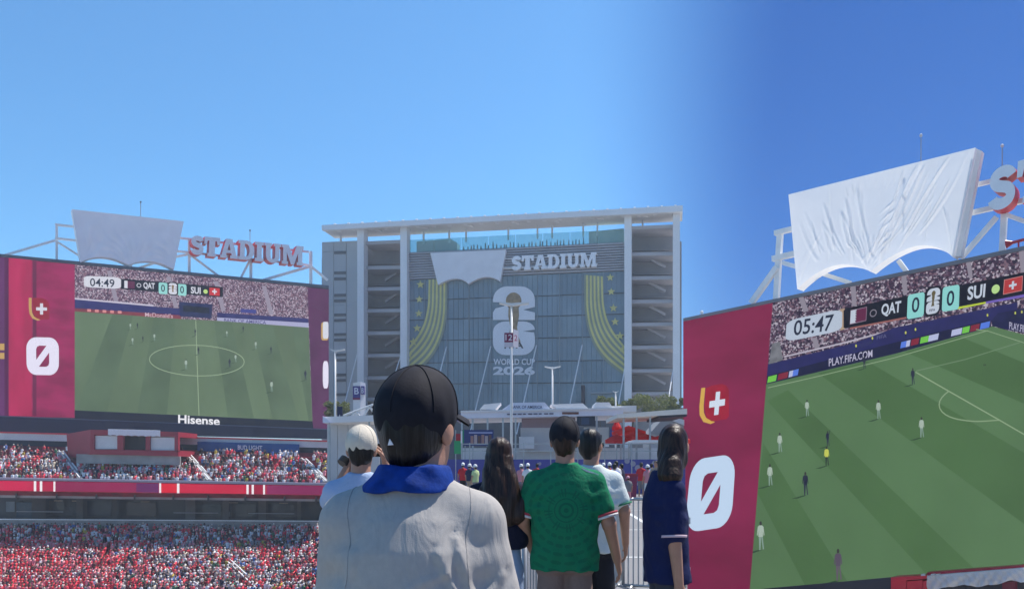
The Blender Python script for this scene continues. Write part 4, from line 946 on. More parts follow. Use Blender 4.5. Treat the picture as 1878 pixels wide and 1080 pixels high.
# shrubs beyond the kiosks
M_LEAF = [mat('leaf_%d' % i, c, .6, trans=.4) for i, c in enumerate(((.17, .20, .055), (.25, .27, .09), (.10, .13, .04)))]
def shrub(px, ytop, ybase, hw, D, label, seed):
    e = world_thing('shrub', label, 'shrub', gnd(px, D), 0, 'shrubs below the facade'); rs = random.Random(seed)
    z1 = at(px, ytop, D).z; r = hw/FP*D; z0 = max(.4, at(px, ybase, D).z-1.5)
    mb = MB()
    for k in range(4): a = rs.uniform(0, 6.3); mb.tube((0, 0, 0), (r*.6*math.cos(a), r*.4*math.sin(a), z1*.75), .14, 6, 0, .04)
    mb.build('trunk', mat('bark', (.09, .07, .05), .9), e)
    lobes = [(rs.uniform(-.75, .75)*r, rs.uniform(-.4, .4)*r, rs.uniform(z0+(z1-z0)*.2, z1-(z1-z0)*.22), rs.uniform(.22, .40)*r) for _ in range(16)]
    mb = MB()
    for _ in range(3400):
        lx, ly, lz, lr = rs.choice(lobes); v = Vector((rs.gauss(0, 1), rs.gauss(0, 1), rs.gauss(0, 1))).normalized()*lr*rs.uniform(.55, 1.08)
        c = Vector((lx, ly, lz))+Vector((v.x, v.y, v.z*.8))
        if c.z > z1 or c.z < .2: continue
        a = Vector((rs.gauss(0, 1), rs.gauss(0, 1), rs.gauss(0, 1))).normalized(); b = a.cross(Vector((rs.gauss(0, 1), rs.gauss(0, 1), .3))).normalized(); s = rs.uniform(.10, .22)
        mb.poly([c-a*s, c+b*s*.5, c+a*s, c-b*s*.5], rs.choice([0, 0, 1, 2]))
    mb.build('crown', M_LEAF, e)
shrub(1205, 716, 755, 44, 130, 'largest green shrub, under the right-hand bay of the facade', 1)
shrub(1150, 724, 750, 22, 132, 'green shrub against the right white column', 2)
shrub(1110, 722, 748, 24, 134, 'olive green shrub left of the short far light pole', 3)
shrub(618, 732, 752, 24, 128, 'green shrub behind the small navy sign, left', 4)
shrub(1242, 722, 755, 22, 126, 'green shrub at the right edge of the facade', 5)
# ================================================================== RIGHT: the near scoreboard seen from below
PR = Plane(1418, 700, 62, -42)
T = Thing('video_scoreboard', 'near tilted video scoreboard, clock reading 05:47, at the right', 'scoreboard', PR, 1560, 1080, -1)
def ytr(x): return 584-(x-1258)*(131/620)
def ybr(x): return 1081-(x-1376)*(45/502)
XE = 1900
T.part('cabinet', [(1253, ytr(1253)), (XE, ytr(XE)), (XE, 1120), (1253, 1140)], -1.4, 0, [M_BEZEL])
T.part('top_rail', [(1253, ytr(1253)-1.5), (XE, ytr(XE)-2), (XE, ytr(XE)+5.5), (1253, ytr(1253)+4)], -1.5, .22, [mat('rail_concrete', (.19, .19, .21), .6, var=.1, scale=.6)])
def bx(y): return 1417-(y-555)*(42/525)      # edge between red panel and picture
red = T.sheet('side_panel', [(1253, ytr(1253)+1), (1417.5, 553), (bx(1100), 1100), (1253, 1110)], .125, lit('panel_wine', (122, 32, 70), .22, .22, (.5, 1, 1.1)))
f_ = lambda u, v: (0, 0)
def crest2(w_, dw):
    f = quad_map((1288, 710), (1337, 701), (1337, 769), (1282, 778))
    T.plate('crest_hook', shape(stroke([(.04, .98), (.03, .5), (.06, .28), (.18, .1), (.40, .0), (.52, .0)], [.15, .15, .15, .13, .08, .02])), f, None, w_, [lit('crest_gold', (206, 166, 78))], red)
    T.plate('crest_shield', shape([(.15, .96), (.35, 1.0), (.72, 1.0), (.9, .93), (1, .8), (1, .1), (.92, .02), (.42, .03), (.25, .14), (.15, .4)]), f, None, w_+dw, [lit('crest_crimson', (150, 28, 52), .15, 1)], red)
    T.plate('crest_cross', CROSS, quad_map((1303, 720), (1331, 716), (1328, 758), (1299, 763)), None, w_+2*dw, [lit('cross_white', (206, 218, 234))], red)
crest2(.14, .015)
T.plate('digit', zero_shape(), quad_map((1268, 843), (1350, 831), (1341, 964), (1255, 977)), None, .15, [lit('digit_ice', (190, 212, 238))], red)
SCR2 = [(1417.5, 553), (XE, ytr(XE)+1), (XE, 1100), (bx(1100), 1100)]
CR2 = lit_crowd('display_crowd_near', 9, [(46, 40, 62), (96, 84, 104), (66, 46, 70), (150, 140, 156), (56, 46, 68), (120, 96, 110), (38, 34, 54), (178, 170, 182), (84, 58, 78)])
scr = T.sheet('screen', SCR2, .04, CR2)
def q(name, pts, w_, m): return T.sheet(name, pts, w_, m, scr)
ag = lit('aisle_near', (138, 132, 146))
for pts in ([(1464, 545), (1473, 543), (1483, 570), (1474, 573)], [(1560, 523), (1569, 521), (1571, 560), (1563, 562)], [(1653, 503), (1662, 501), (1664, 538), (1656, 540)], [(1771, 477), (1780, 475), (1784, 508), (1777, 510)], [(1489, 620), (1498, 618), (1504, 640), (1495, 643)], [(1868, 455), (1880, 452), (1880, 500), (1872, 500)]): q('aisle_image', pts, .05, ag)
q('stair_image', [(1416, 630), (1430, 626), (1436, 660), (1410, 668)], .055, lit('stair_dim', (112, 114, 122), .2, 2))
q('rail_image', [(1440, 652), (1540, 629), (1640, 603), (1640, 606), (1540, 632), (1440, 655)], .055, lit('rail_near', (176, 170, 186)))
q('fence_image', [(1404, 669), (1570, 628), (1640, 601), (1866, 554), (1866, 580), (1815, 588), (1640, 630), (1402, 691)], .06, lit('fence_near', (38, 38, 92), .12, 1))
q('advert_image', [(1402, 690.5), (1640, 628), (1815, 586), (1818, 599), (1640, 649), (1401, 705.5)], .065, lit('advert_near', (26, 28, 62), .1, 1))
q('advert_image', [(1818, 588), (1830, 574), (XE, 561), (XE, 616), (1820, 598)], .07, lit('advert_side', (30, 32, 72), .2, 1.4))
T.plate('advert_lettering', text_shape('PLAY.FIFA.COM', .012), quad_map((1520, 657.5), (1600, 641), (1600, 654.5), (1520, 672)), None, .08, [lit('advert_letter', (178, 176, 200))], scr)
T.plate('advert_lettering', text_shape('PLAY.FIFA', .012), quad_map((1851, 590), (1886, 598), (1886, 612), (1851, 603)), None, .08, [lit('advert_letter', (178, 176, 200))], scr)
T.plate('advert_lettering', text_shape('FIFA', .0), quad_map((1608, 616), (1626, 612), (1626, 619), (1608, 623)), None, .08, [lit('advert_faint', (96, 96, 136))], scr)
cb = {'g': lit('ad_green', (110, 190, 72)), 'r': lit('ad_red', (124, 36, 56)), 'b': lit('ad_blue', (84, 120, 216)), 'w': lit('ad_pale', (176, 182, 216))}
def ya(x): return np.interp(x, [1407, 1640, 1818], [690, 629, 587])
for x0, x1, k in ((1408, 1424, 'g'), (1427, 1445, 'r'), (1447, 1454, 'w'), (1454, 1464, 'b'), (1652, 1662, 'b'), (1662, 1669, 'w'), (1671, 1685, 'r'), (1688, 1703, 'g'), (1703, 1721, 'w'), (1745, 1764, 'w'), (1765, 1778, 'g'), (1780, 1796, 'r'), (1798, 1815, 'b')):
    q('advert_block', [(x0+1, ya(x0)+1), (x1+1, ya(x1)+1), (x1-1, ya(x1)+12.5), (x0-1, ya(x0)+12.5)], .075, cb[k])
for x, y in ((1570, 636), (1600, 622), (1661, 612), (1679, 606), (1811, 580), (1862, 576), (1874, 574)): player(T, scr, x, y+6, 13, 'y', .082)
pit = q('pitch_image', [(1401, 705.5), (1640, 649), (1812, 601), (1820, 598.5), (XE, 619), (XE, 1100), (bx(1100)-4, 1100)], .085, lit('pitch_near', (84, 116, 79), .12, .10, (1, 1, .8)))
pit = scr
dk = lit('pitch_near_dark', (74, 106, 67), .12, .12)
for pts in ([(1500, 684), (1590, 662), (1878, 830), (1878, 960)], [(1407, 735), (1445, 715), (1790, 1045), (1700, 1053)], [(1390, 905), (1400, 812), (1560, 1075), (1480, 1080)], [(1660, 645), (1760, 617), (1878, 665), (1878, 740)]):
    T.sheet('mown_stripe', pts, .09, dk, pit)
ln = lit('line_near', (134, 158, 124)); ln2 = lit('line_far', (110, 136, 106))
strip(T, pit, 'line_marking', [(1408, 711), (1500, 690), (1640, 656), (1812, 606)], 1.6, .1, ln)
strip(T, pit, 'line_marking', [(1790, 604), (1812, 607), (1895, 634)], 1.6, .1, ln)
strip(T, pit, 'line_marking', [(1679, 682), (1740, 717), (1833, 770), (1895, 806)], 2.4, .105, ln)
strip(T, pit, 'line_marking', [(1680, 680), (1770, 659), (1870, 628)], 1.6, .1, ln2)
strip(T, pit, 'line_marking', res([(1740, 717), (1725, 728), (1719, 740), (1722, 752), (1734, 762), (1755, 769), (1790, 773), (1833, 770)], 20), 2.2, .1, ln)
for x, y, h, k, a in ((1585, 676, 26, 'd', 0), (1674, 705, 32, 'd', 0), (1611, 768, 37, 'w', 0), (1690, 802, 40, 'w', 0), (1480, 763, 32, 'w', 0), (1430, 829, 38, 'w', 0), (1412, 890, 42, 'w', 0), (1518, 818, 30, 'd', 1), (1516, 854, 38, 'y', 0), (1477, 908, 46, 'd', 0), (1395, 1008, 56, 'w', 0), (1537, 1064, 62, 'm', 0)):
    player(T, pit, x, y, h, k, .115, .12, a)
T.sheet('ball_image', [(1803, 668), (1808, 667), (1809, 670), (1804, 671)], .12, lit('pitch_mark', (56, 80, 56)), pit)
# score line
sl = -.19
dim = .93
sb = T.plate('score_bar', shape([(0, .06), (.01, 0), (1, 0), (1, 1), (.02, 1), (0, .9)]), quad_map((1547, 566), (XE, 495), (XE, 536), (1547, 603)), None, .10, [lit('bar_near', (16, 18, 34))], scr)
sb = scr
T.plate('bar_edge', UNIT, quad_map((1541, 567), (1549, 565.5), (1549, 603.5), (1541, 606)), None, .095, [lit('bar_sand', (172, 150, 126))], scr)
T.plate('clock_panel', PILL, quad_map((1443, 588), (1545, 566), (1544, 606), (1440, 627)), None, .105, [lit('clock_ice', (178, 190, 208))], scr)
T.plate('clock_digits', text_shape('05:47', .012), quad_map((1457, 588), (1530, 575.5), (1526, 606), (1455, 616)), None, .115, [L_('navyink')], scr)
T.plate('flag', UNIT, quad_map((1560, 569), (1590, 562.5), (1588.5, 588), (1558.5, 595)), None, .11, [lit('flag_edge', (150, 130, 150))], sb)
T.plate('flag_field', UNIT, quad_map((1560.5, 569.8), (1571, 567.5), (1570, 591), (1559.3, 593.5)), None, .115, [lit('flag_white', (186, 196, 212))], sb)
T.plate('flag_field', shape([(0, 0), (1, 0), (1, 1), (0, 1)]+[((-.12 if k % 2 else .06), 1-(k+1)/16) for k in range(14)]), quad_map((1570.5, 567.8), (1589.2, 563.6), (1587.8, 587.2), (1569.6, 591.2)), None, .12, [lit('flag_maroon', (92, 30, 66))], sb)
T.plate('marker_ring', RING, quad_map((1595, 568.5), (1608, 566), (1608, 579.5), (1595, 582.5)), None, .11, [lit('ring_grey', (130, 126, 140))], sb)
wt = lit('team_white', (188, 198, 214))
T.plate('team_lettering', text_shape('QAT', .03), quad_map((1617, 558), (1653, 551), (1651.5, 576), (1616, 582)), None, .11, [wt], sb)
tl = lit('teal_near', (136, 204, 202))
rr_ = shape(rrect(0, 0, 1, 1, .14, 4))
T.plate('score_box', rr_, quad_map((1665, 541), (1696, 535), (1694, 580), (1663, 586)), None, .112, [tl], sb)
T.plate('score_digit', text_shape('0', .012), quad_map((1673, 546), (1687, 543.5), (1685.5, 571.5), (1671.5, 574.5)), None, .12, [L_('navyink')], sb)
T.plate('score_box', rr_, quad_map((1729, 527), (1760, 521.5), (1758.5, 567), (1727, 572)), None, .112, [tl], sb)
T.plate('score_digit', text_shape('0', .012), quad_map((1737, 534), (1751, 531.5), (1749.5, 559.5), (1735.5, 562.5)), None, .12, [L_('navyink')], sb)
T.plate('emblem_ground', shape(rrect(0, 0, 1, 1, .25, 4)), quad_map((1697, 528), (1728, 522), (1724, 577), (1694, 583)), None, .125, [lit('bar_near', (16, 18, 34))], sb)
eq = quad_map((1701, 531), (1725, 526), (1721.5, 573), (1697.5, 578))
for e in emblem_shapes(): T.plate('emblem_digit', e, eq, None, .132, [wt], sb)
T.plate('emblem_trophy', TROPHY, lambda u, v: eq(.1+u*.8, v*1.0), None, .14, [lit('trophy_olive', (92, 84, 56))], sb)
T.plate('emblem_lettering', text_shape('FIFA', .02), lambda u, v: eq(.26+u*.45, .1+v*.1), None, .145, [L_('navyink')], sb)
T.plate('team_lettering', text_shape('SUI', .03), quad_map((1775, 526), (1808, 519.5), (1806, 545), (1774, 551)), None, .11, [wt], sb)
T.plate('marker_dot', DISC, quad_map((1819, 523), (1834, 520.5), (1833, 537), (1818, 540)), None, .11, [lit('lime_near', (176, 212, 138))], sb)
T.plate('flag', UNIT, quad_map((1841.5, 513), (1876, 505.5), (1874.5, 533), (1839.5, 540.5)), None, .11, [lit('flag_edge2', (190, 130, 130))], sb)
T.plate('flag_field', UNIT, quad_map((1842.7, 514), (1875, 507), (1873.6, 532), (1840.7, 539)), None, .113, [lit('flag_red2', (172, 54, 56))], sb)
T.plate('flag_cross', CROSS, quad_map((1851, 517), (1865, 514), (1864, 529), (1850, 532)), None, .118, [wt], sb)
T.plate('under_line', UNIT, quad_map((1755, 563), (1808, 553), (1808, 556.5), (1752, 568)), None, .1, [lit('line_lime', (178, 196, 62))], scr)
T.plate('under_line', UNIT, quad_map((1808, 553), (XE, 535), (XE, 541), (1808, 557)), None, .1, [lit('line_violet', (110, 92, 178))], scr)
T.plate('under_line', UNIT, quad_map((1560, 600.5), (1662, 581), (1662, 584), (1558, 604)), None, .1, [lit('line_sand', (150, 96, 92))], scr)
# sill under the picture and the red booth with its cloth
T.part('screen_sill', [(1330, 1085), (1376, 1081), (XE, ybr(XE)), (XE, 1130), (1330, 1130)], .0, .25, [mat('sill_slate', (.055, .055, .075), .6)])
B = Thing('red_booth', 'bright red booth roof with a crumpled white cloth under the near scoreboard', 'booth', PR, 1770, 1090, 1.0)
M_BRED = mat('booth_bright_red', (.80, .03, .06), .45, var=.06, scale=.7)
B.part('roof_edge', [(1634, 1058), (1704, 1054), (1704, 1060), (1634, 1066)], 0, 1.5, [M_BRED])
for a, b in ((1634, 1662), (1663, 1692), (1693, 1702)): B.part('wall_panel', [(a, 1065.5), (b, 1063), (b, 1125), (a, 1125)], .1, 1.38, [M_BRED])
B.part('upper_trim', [(1700, 1049), (XE, 1034), (XE, 1041), (1700, 1056)], .1, 1.1, [M_SIGNRED])
B.part('inner_wall', [(1702, 1070), (XE, 1056), (XE, 1130), (1702, 1130)], .1, .5, [M_KDARK])
for a, b in ((1838, 1860),): B.part('post', [(a, 1068), (b, 1066), (b, 1130), (a, 1130)], .5, 1.3, [mat('booth_wine', (.20, .012, .03), .5)])
mb = MB(); N = 70; rows = 9
for j in range(rows+1):
    for i in range(N+1):
        u = i/N; v = j/rows; x = 1700+u*200; top = 1057-u*16; bot = 1080-u*16+2.5*math.sin(u*13+1)+1.5*math.sin(u*31)
        w_ = 1.62+.10*math.sin(u*46+5*v+2*math.sin(u*11))*(.3+v)+.06*math.sin(u*90-7*v)
        mb.v.append(B.pw(x, lerp(top, bot, v), 1.6, w_))
for j in range(rows):
    for i in range(N): a = j*(N+1)+i; mb.f.append((a, a+N+1, a+N+2, a+1)); mb.m.append(0)
mb.build('cloth', mat('booth_cloth_near', (.90, .90, .90), .55, trans=.35), B.e, True)
B.part('cloth_roll', [(1700, 1055), (XE, 1039), (XE, 1043), (1700, 1060)], .5, 1.62, [mat('booth_cloth_near', (.90, .90, .90), .55, trans=.35)])
for x in (1689, 1707, 1716): B.part('clip', [(x, 1052), (x+7, 1051.4), (x+7, 1055), (x, 1055.6)], 1.5, 1.7, [M_FASC])
# frame, cloth and letters above
F = Thing('roof_frame', 'white steel frame on the near scoreboard behind the wrinkled cloth', 'steel frame', PR, 1530, 550, -1)
bars(F, 'beam', [(1421, 428, 1458, 419, 8), (1417, 475, 1464, 464, 9), (1783, 341, 1850, 325, 8), (1772, 393, 1895, 364, 9)], 0, -.9, 1)
bars(F, 'post', [(1431, 424, 1424, 548, 9), (1842, 390, 1838, 470, 11)], 0, -1.0, 1)
bars(F, 'brace', [(1425, 490, 1378, 556, 9), (1436, 482, 1460, 489, 7), (1502, 500, 1560, 519, 7), (1648, 478, 1664, 500, 8), (1828, 398, 1762, 474, 9), (1845, 394, 1890, 410, 8)], 0, -.8, 1)
C = Thing('covered_sign', 'large wrinkled white cloth tied over the sign on the near scoreboard', 'sign cover', PR, 1600, 498, .4)
bottom = scallop((1462, 530), (1596, 498), (1748, 472), (1530, 487), (1682, 451), 14)
rc = random.Random(21); CRE = []       # creases: centre line u(v) = a + b v + c v v, between v0 and v1
for k in range(13): CRE.append((.03+.030*k, .02+rc.uniform(-.03, .05), .10+rc.uniform(-.05, .08), rc.uniform(0, .45), rc.uniform(.75, 1.0), rc.uniform(.35, 1), rc.uniform(.005, .010)))
for k in range(10): CRE.append((.62+.038*k, -.03-rc.uniform(.02, .08), -.10-rc.uniform(0, .08), rc.uniform(0, .5), rc.uniform(.7, 1.0), rc.uniform(.3, .9), rc.uniform(.004, .009)))
for k in range(9): CRE.append((.30+.035*k, .02*(4-k), .0, .02, rc.uniform(.12, .3), rc.uniform(.2, .45), .005))
for k in range(14): d = (k-6.5)/6.5; CRE.append((.48+d*.36-d*.36*1.0, 0, 0, .70, 1, 0, .01)); CRE[-1] = (.48+d*.60, -d*.60, 0, .62+.1*abs(d), 1.0, rc.uniform(.4, .9), .006)
for k in range(7): CRE.append((.36-.05*k, -.36+.05*k, 0, .55+.05*k, 1.0, rc.uniform(.5, 1), .007)); CRE.append((.72+.04*k, .27-.04*k, 0, .55+.04*k, 1.0, rc.uniform(.5, .9), .006))
for s_, v0 in ((.22, 0), (.36, 0), (.60, .0), (.80, 0)): CRE.append((s_, -.01, 0, 0, 1, -.35, .004))
CRE += [(.70, -.22, .06, 0, 1, 1.3, .010), (.73, -.25, .06, .0, .9, -.8, .010), (.87, -.30, .05, 0, .8, 1.0, .008)]
def ff(u, v):
    t = .25*math.sin(5*u+2)+.18*math.sin(9*u+3*v)+.12*math.sin(17*u-5*v+1)*v
    for a_, b_, c_, v0, v1, st, wd in CRE:
        if v < v0 or v > v1: continue
        d = (u-a_-b_*v-c_*v*v)/wd
        if abs(d) > 5: continue
        fade = min(1, (v-v0)/.08+.02, (v1-v)/.06+.15)
        t += st*fade*(math.exp(-d*d)-.45*math.exp(-((d-1.9)/1.1)**2))
    for c in (.40, .50, .60, .72, .80):
        t += .8*math.exp(-(((v-c)+.9*(u-.56))/.014)**2-((u-.56)/.030)**2)
    return t
tarp(C, ((1446, 357), (1789, 271)), None, None, bottom, -.55, .5, M_tarp('cover_cloth_near', (.90, .90, .90), .30), ff, 240, 100, .12, True)
C.part('side_flap', [(1787.5, 271.5), (1800.5, 277), (1762, 470), (1748, 471)], -.5, .1, [M_tarp('cover_cloth_near', (.90, .90, .90), .30)])
W = Thing('roof_sign', 'white letters with red sides, a large S and cut-off T, near scoreboard', 'sign', PR, 1850, 385, 0)
sw, tot = slab_word('ST')
fS = quad_map((1812, 312), (1867, 296), (1861, 377), (1806, 392)); wS = SLAB['S'][2]
for ch, sh in sw: W.plate('letter', sh, lambda u, v: fS(u/.87, v), -.9, .25, [M_SIGNFACE, M_SIGNRED], None, 1)
for x, y0, y1, lb in ((1689, 249, 305, 'thin antenna mast above the wrinkled white cloth'), (1838, 268, 325, 'thin antenna mast above the large letter S')):
    A = Thing('antenna_mast', lb, 'antenna', PR, x, y1, -1.4, 'masts on the scoreboards')
    mb = MB(); mb.tube(A.p(x, y1+30, -1.4), A.p(x, y0, -1.4), .03, 6); mb.build('pole', mat('mast_grey', (.3, .32, .36), .5), A.e)
    mb = MB(); mb.lathe([(.02, -.1), (.09, -.05), (.1, .05), (.03, .12)], 8, A.p(x, y0, -1.4)); mb.build('tip', mat('tip_pale', (.5, .5, .55), .5), A.e)
H = Thing('red_horn', 'red loudspeaker horn on the rim of the near scoreboard', 'loudspeaker', PR, 1862, 452, -.3)
a = Vector(H.p(1845, 448, -.3)); b = Vector(H.p(1857, 445, -.3)); c = Vector(H.p(1880, 439, -.3))
mb = MB(); mb.tube(a, b, .26, 14, 0, .1); mb.tube(b, c, .09, 10); mb.build('horn', mat('horn_red', (.55, .02, .04), .4), H.e)
mb = MB(); mb.tube(c, Vector(H.p(1892, 436, -.3)), .18, 12); mb.build('driver', M_PURP, H.e)
mb = MB(); mb.tube(Vector(H.p(1868, 442, -.3)), Vector(H.p(1868, 462, -.3)), .05, 8); mb.build('bracket', M_SIGNRED, H.e)
for x, lb in ((1287, 'small white lamp on the left end of the near scoreboard rim'),):
    A = Thing('rim_lamp', lb, 'lamp', PR, x, 574, -.4)
    mb = MB(); mb.lathe([(.12, 0), (.14, .12), (.09, .2), (.03, .24)], 10, A.p(x, 575, -.4)); mb.build('lamp_body', M_WSTEEL, A.e)
    mb = MB(); mb.tube(A.p(x, 584, -.4), A.p(x, 574, -.4), .05, 6); mb.build('lamp_stem', M_GALV, A.e)
# ================================================================== people: one continuous skin per body, grown from a smooth field
def surface_nets(f, o, h):
    """vertices and quads of the zero level of a sampled field"""
    nx, ny, nz = f.shape; s = f < 0
    cs = np.zeros((nx-1, ny-1, nz-1), dtype=np.int32)
    for a in (0, 1):
        for b in (0, 1):
            for c in (0, 1): cs += s[a:nx-1+a, b:ny-1+b, c:nz-1+c]
    act = (cs > 0) & (cs < 8); idx = -np.ones(act.shape, dtype=np.int64); ii, jj, kk_ = np.nonzero(act); n = len(ii); idx[ii, jj, kk_] = np.arange(n)
    acc = np.zeros((n, 3)); cnt = np.zeros(n)
    C = [(0, 0, 0), (1, 0, 0), (0, 1, 0), (1, 1, 0), (0, 0, 1), (1, 0, 1), (0, 1, 1), (1, 1, 1)]
    for p in range(8):
        for ax in range(3):
            if C[p][ax]: continue
            q_ = list(C[p]); q_[ax] = 1
            a = f[ii+C[p][0], jj+C[p][1], kk_+C[p][2]]; b = f[ii+q_[0], jj+q_[1], kk_+q_[2]]
            m = (a < 0) != (b < 0); t = np.where(m, a/np.where(m, a-b, 1), 0)
            pt = np.tile(np.array(C[p], float), (n, 1)); pt[:, ax] += t
            acc[m] += pt[m]; cnt[m] += 1
    V = acc/cnt[:, None]+np.stack([ii, jj, kk_], 1); V = V*h+np.array(o)
    Q = []
    for ax in range(3):
        sl0 = [slice(None)]*3; sl1 = [slice(None)]*3; sl0[ax] = slice(0, -1); sl1[ax] = slice(1, None)
        a = s[tuple(sl0)]; b = s[tuple(sl1)]; d = np.nonzero(a != b); u, v = [(1, 2), (2, 0), (0, 1)][ax]
        ok = (d[u] > 0) & (d[v] > 0) & (d[u] < f.shape[u]-1) & (d[v] < f.shape[v]-1); d = [x[ok] for x in d]; fl = a[d[0], d[1], d[2]]
        def cell(du, dv):
            c = [x.copy() for x in d]; c[u] = c[u]-du; c[v] = c[v]-dv; return idx[c[0], c[1], c[2]]
        q4 = np.stack([cell(1, 1), cell(0, 1), cell(0, 0), cell(1, 0)], 1); q4[~fl] = q4[~fl][:, ::-1]; Q.append(q4)
    return V, np.concatenate(Q)
def field_mesh(name, prims, h, m, parent, sc=1.0, warp=None, cut=None):
    """prims: ('c', a, b, ra, rb, k) tapered limb; ('e', centre, radii, k, rotz) ellipsoid; ('l', rings, k, n) loft of (z,cx,cy,rx,ry)"""
    bb = []
    for p in prims:
        if p[0] == 'c': r = max(p[3], p[4]); lo = np.minimum(p[1], p[2])-r; hi = np.maximum(p[1], p[2])+r
        elif p[0] == 'e': r = max(p[2]) if len(p) > 4 and p[4] else None; rr = np.array(p[2]) if r is None else np.array([r]*3); lo = np.array(p[1])-rr; hi = np.array(p[1])+rr
        else:
            G = np.array(p[1]); lo = np.array([(G[:, 1]-G[:, 3]).min(), (G[:, 2]-G[:, 4]).min(), G[:, 0].min()]); hi = np.array([(G[:, 1]+G[:, 3]).max(), (G[:, 2]+G[:, 4]).max(), G[:, 0].max()])
        bb.append((lo, hi))
    lo = np.min([b[0] for b in bb], 0)-3*h; hi = np.max([b[1] for b in bb], 0)+3*h
    N = np.ceil((hi-lo)/h).astype(int)+1; D = np.full(N, .5)
    ax = [lo[i]+h*np.arange(N[i]) for i in range(3)]
    for p, (a, b) in zip(prims, bb):
        k = p[5] if p[0] == 'c' else (p[3] if p[0] == 'e' else p[2]); mg = k*1.3+3*h
        i0 = np.maximum(0, np.floor((a-mg-lo)/h).astype(int)); i1 = np.minimum(N, np.ceil((b+mg-lo)/h).astype(int)+1)
        sl_ = tuple(slice(i0[i], i1[i]) for i in range(3)); X, Y, Z = np.meshgrid(*[ax[i][sl_[i]] for i in range(3)], indexing='ij')
        if p[0] == 'c':
            A = np.array(p[1], float); B = np.array(p[2], float); d = B-A; L = max(1e-9, d @ d)
            t = np.clip(((X-A[0])*d[0]+(Y-A[1])*d[1]+(Z-A[2])*d[2])/L, 0, 1)
            v = np.sqrt((X-A[0]-t*d[0])**2+(Y-A[1]-t*d[1])**2+(Z-A[2]-t*d[2])**2)-(p[3]+(p[4]-p[3])*t)
        elif p[0] == 'e':
            c = p[1]; r = p[2]; x, y, z = X-c[0], Y-c[1], Z-c[2]
            if len(p) > 4 and p[4]: cs, sn = math.cos(-p[4]), math.sin(-p[4]); x, y = x*cs-y*sn, x*sn+y*cs
            q_ = np.sqrt((x/r[0])**2+(y/r[1])**2+(z/r[2])**2); v = (q_-1)*min(r)
        else:
            G = np.array(p[1]); G = G[np.argsort(G[:, 0])]; z = Z
            cx_, cy_, rx, ry = [np.interp(z, G[:, 0], G[:, i]) for i in (1, 2, 3, 4)]; n = p[3] if len(p) > 3 else 2.4
            q_ = (np.abs((X-cx_)/rx)**n+np.abs((Y-cy_)/ry)**n)**(1/n); v = (q_-1)*np.minimum(rx, ry)
            v = np.maximum(v, np.maximum(z-G[-1, 0], G[0, 0]-z))
        o_ = D[sl_]; hh = np.clip(.5+.5*(o_-v)/max(k, 1e-6), 0, 1); D[sl_] = o_*(1-hh)+v*hh-max(k, 1e-6)*hh*(1-hh)
    if warp is not None or cut is not None:
        X, Y, Z = np.meshgrid(*ax, indexing='ij')
        if warp is not None: D = D+warp(X, Y, Z)
        if cut is not None: D = np.maximum(D, cut(X, Y, Z))
    D[0] = D[-1] = .5; D[:, 0] = D[:, -1] = .5; D[:, :, 0] = D[:, :, -1] = .5
    V, Q = surface_nets(D, lo, h); V = V*sc
    me = bpy.data.meshes.new(name); me.from_pydata(V.tolist(), [], Q.tolist()); me.materials.append(m)
    me.polygons.foreach_set('use_smooth', [True]*len(me.polygons)); me.update()
    return link(name, me, parent)
def hand_prims(wr, d, nrm, side, curl=.5):
    """palm, four unequal bent fingers and a thumb; d along the forearm, nrm out of the palm"""
    w_ = Vector(wr); d = Vector(d).normalized(); nrm = Vector(nrm); nrm = (nrm-d*nrm.dot(d)).normalized(); x = d.cross(nrm)*side; P = []
    for t in (-.026, -.009, .009, .026): P.append(('c', tuple(w_+d*.015+x*t*.6), tuple(w_+d*.085+x*t), .017, .013, .012))
    for t, ln in ((-.030, .062), (-.010, .078), (.010, .084), (.029, .074)):
        a = w_+d*.088+x*t; b = a+(d*(1-.3*curl)+nrm*curl*.6).normalized()*ln*.5; c = b+(d*(1-.9*curl)+nrm*curl*1.2).normalized()*ln*.5
        P += [('c', tuple(a), tuple(b), .0095, .0088, .004), ('c', tuple(b), tuple(c), .0088, .0075, .003)]
    a = w_+d*.03+x*.03; b = a+(d*.6+x*.6+nrm*.3).normalized()*.045; c = b+(d*.9+nrm*.35).normalized()*.03
    return P+[('c', tuple(a), tuple(b), .014, .011, .008), ('c', tuple(b), tuple(c), .011, .0085, .003)]
def skin(name, c): return mat('skin_'+name, c, .5, var=.10, scale=14, bump=.1, bscale=160)
SKT = skin('tan', (.42, .22, .145)); SKL = skin('light', (.52, .30, .21)); SKD = skin('brown', (.24, .12, .075))
def cloth(name, c, var=.07): return mat('cloth_'+name, c, .85, var=var, scale=9, bump=.25, bscale=55, spec=.2)
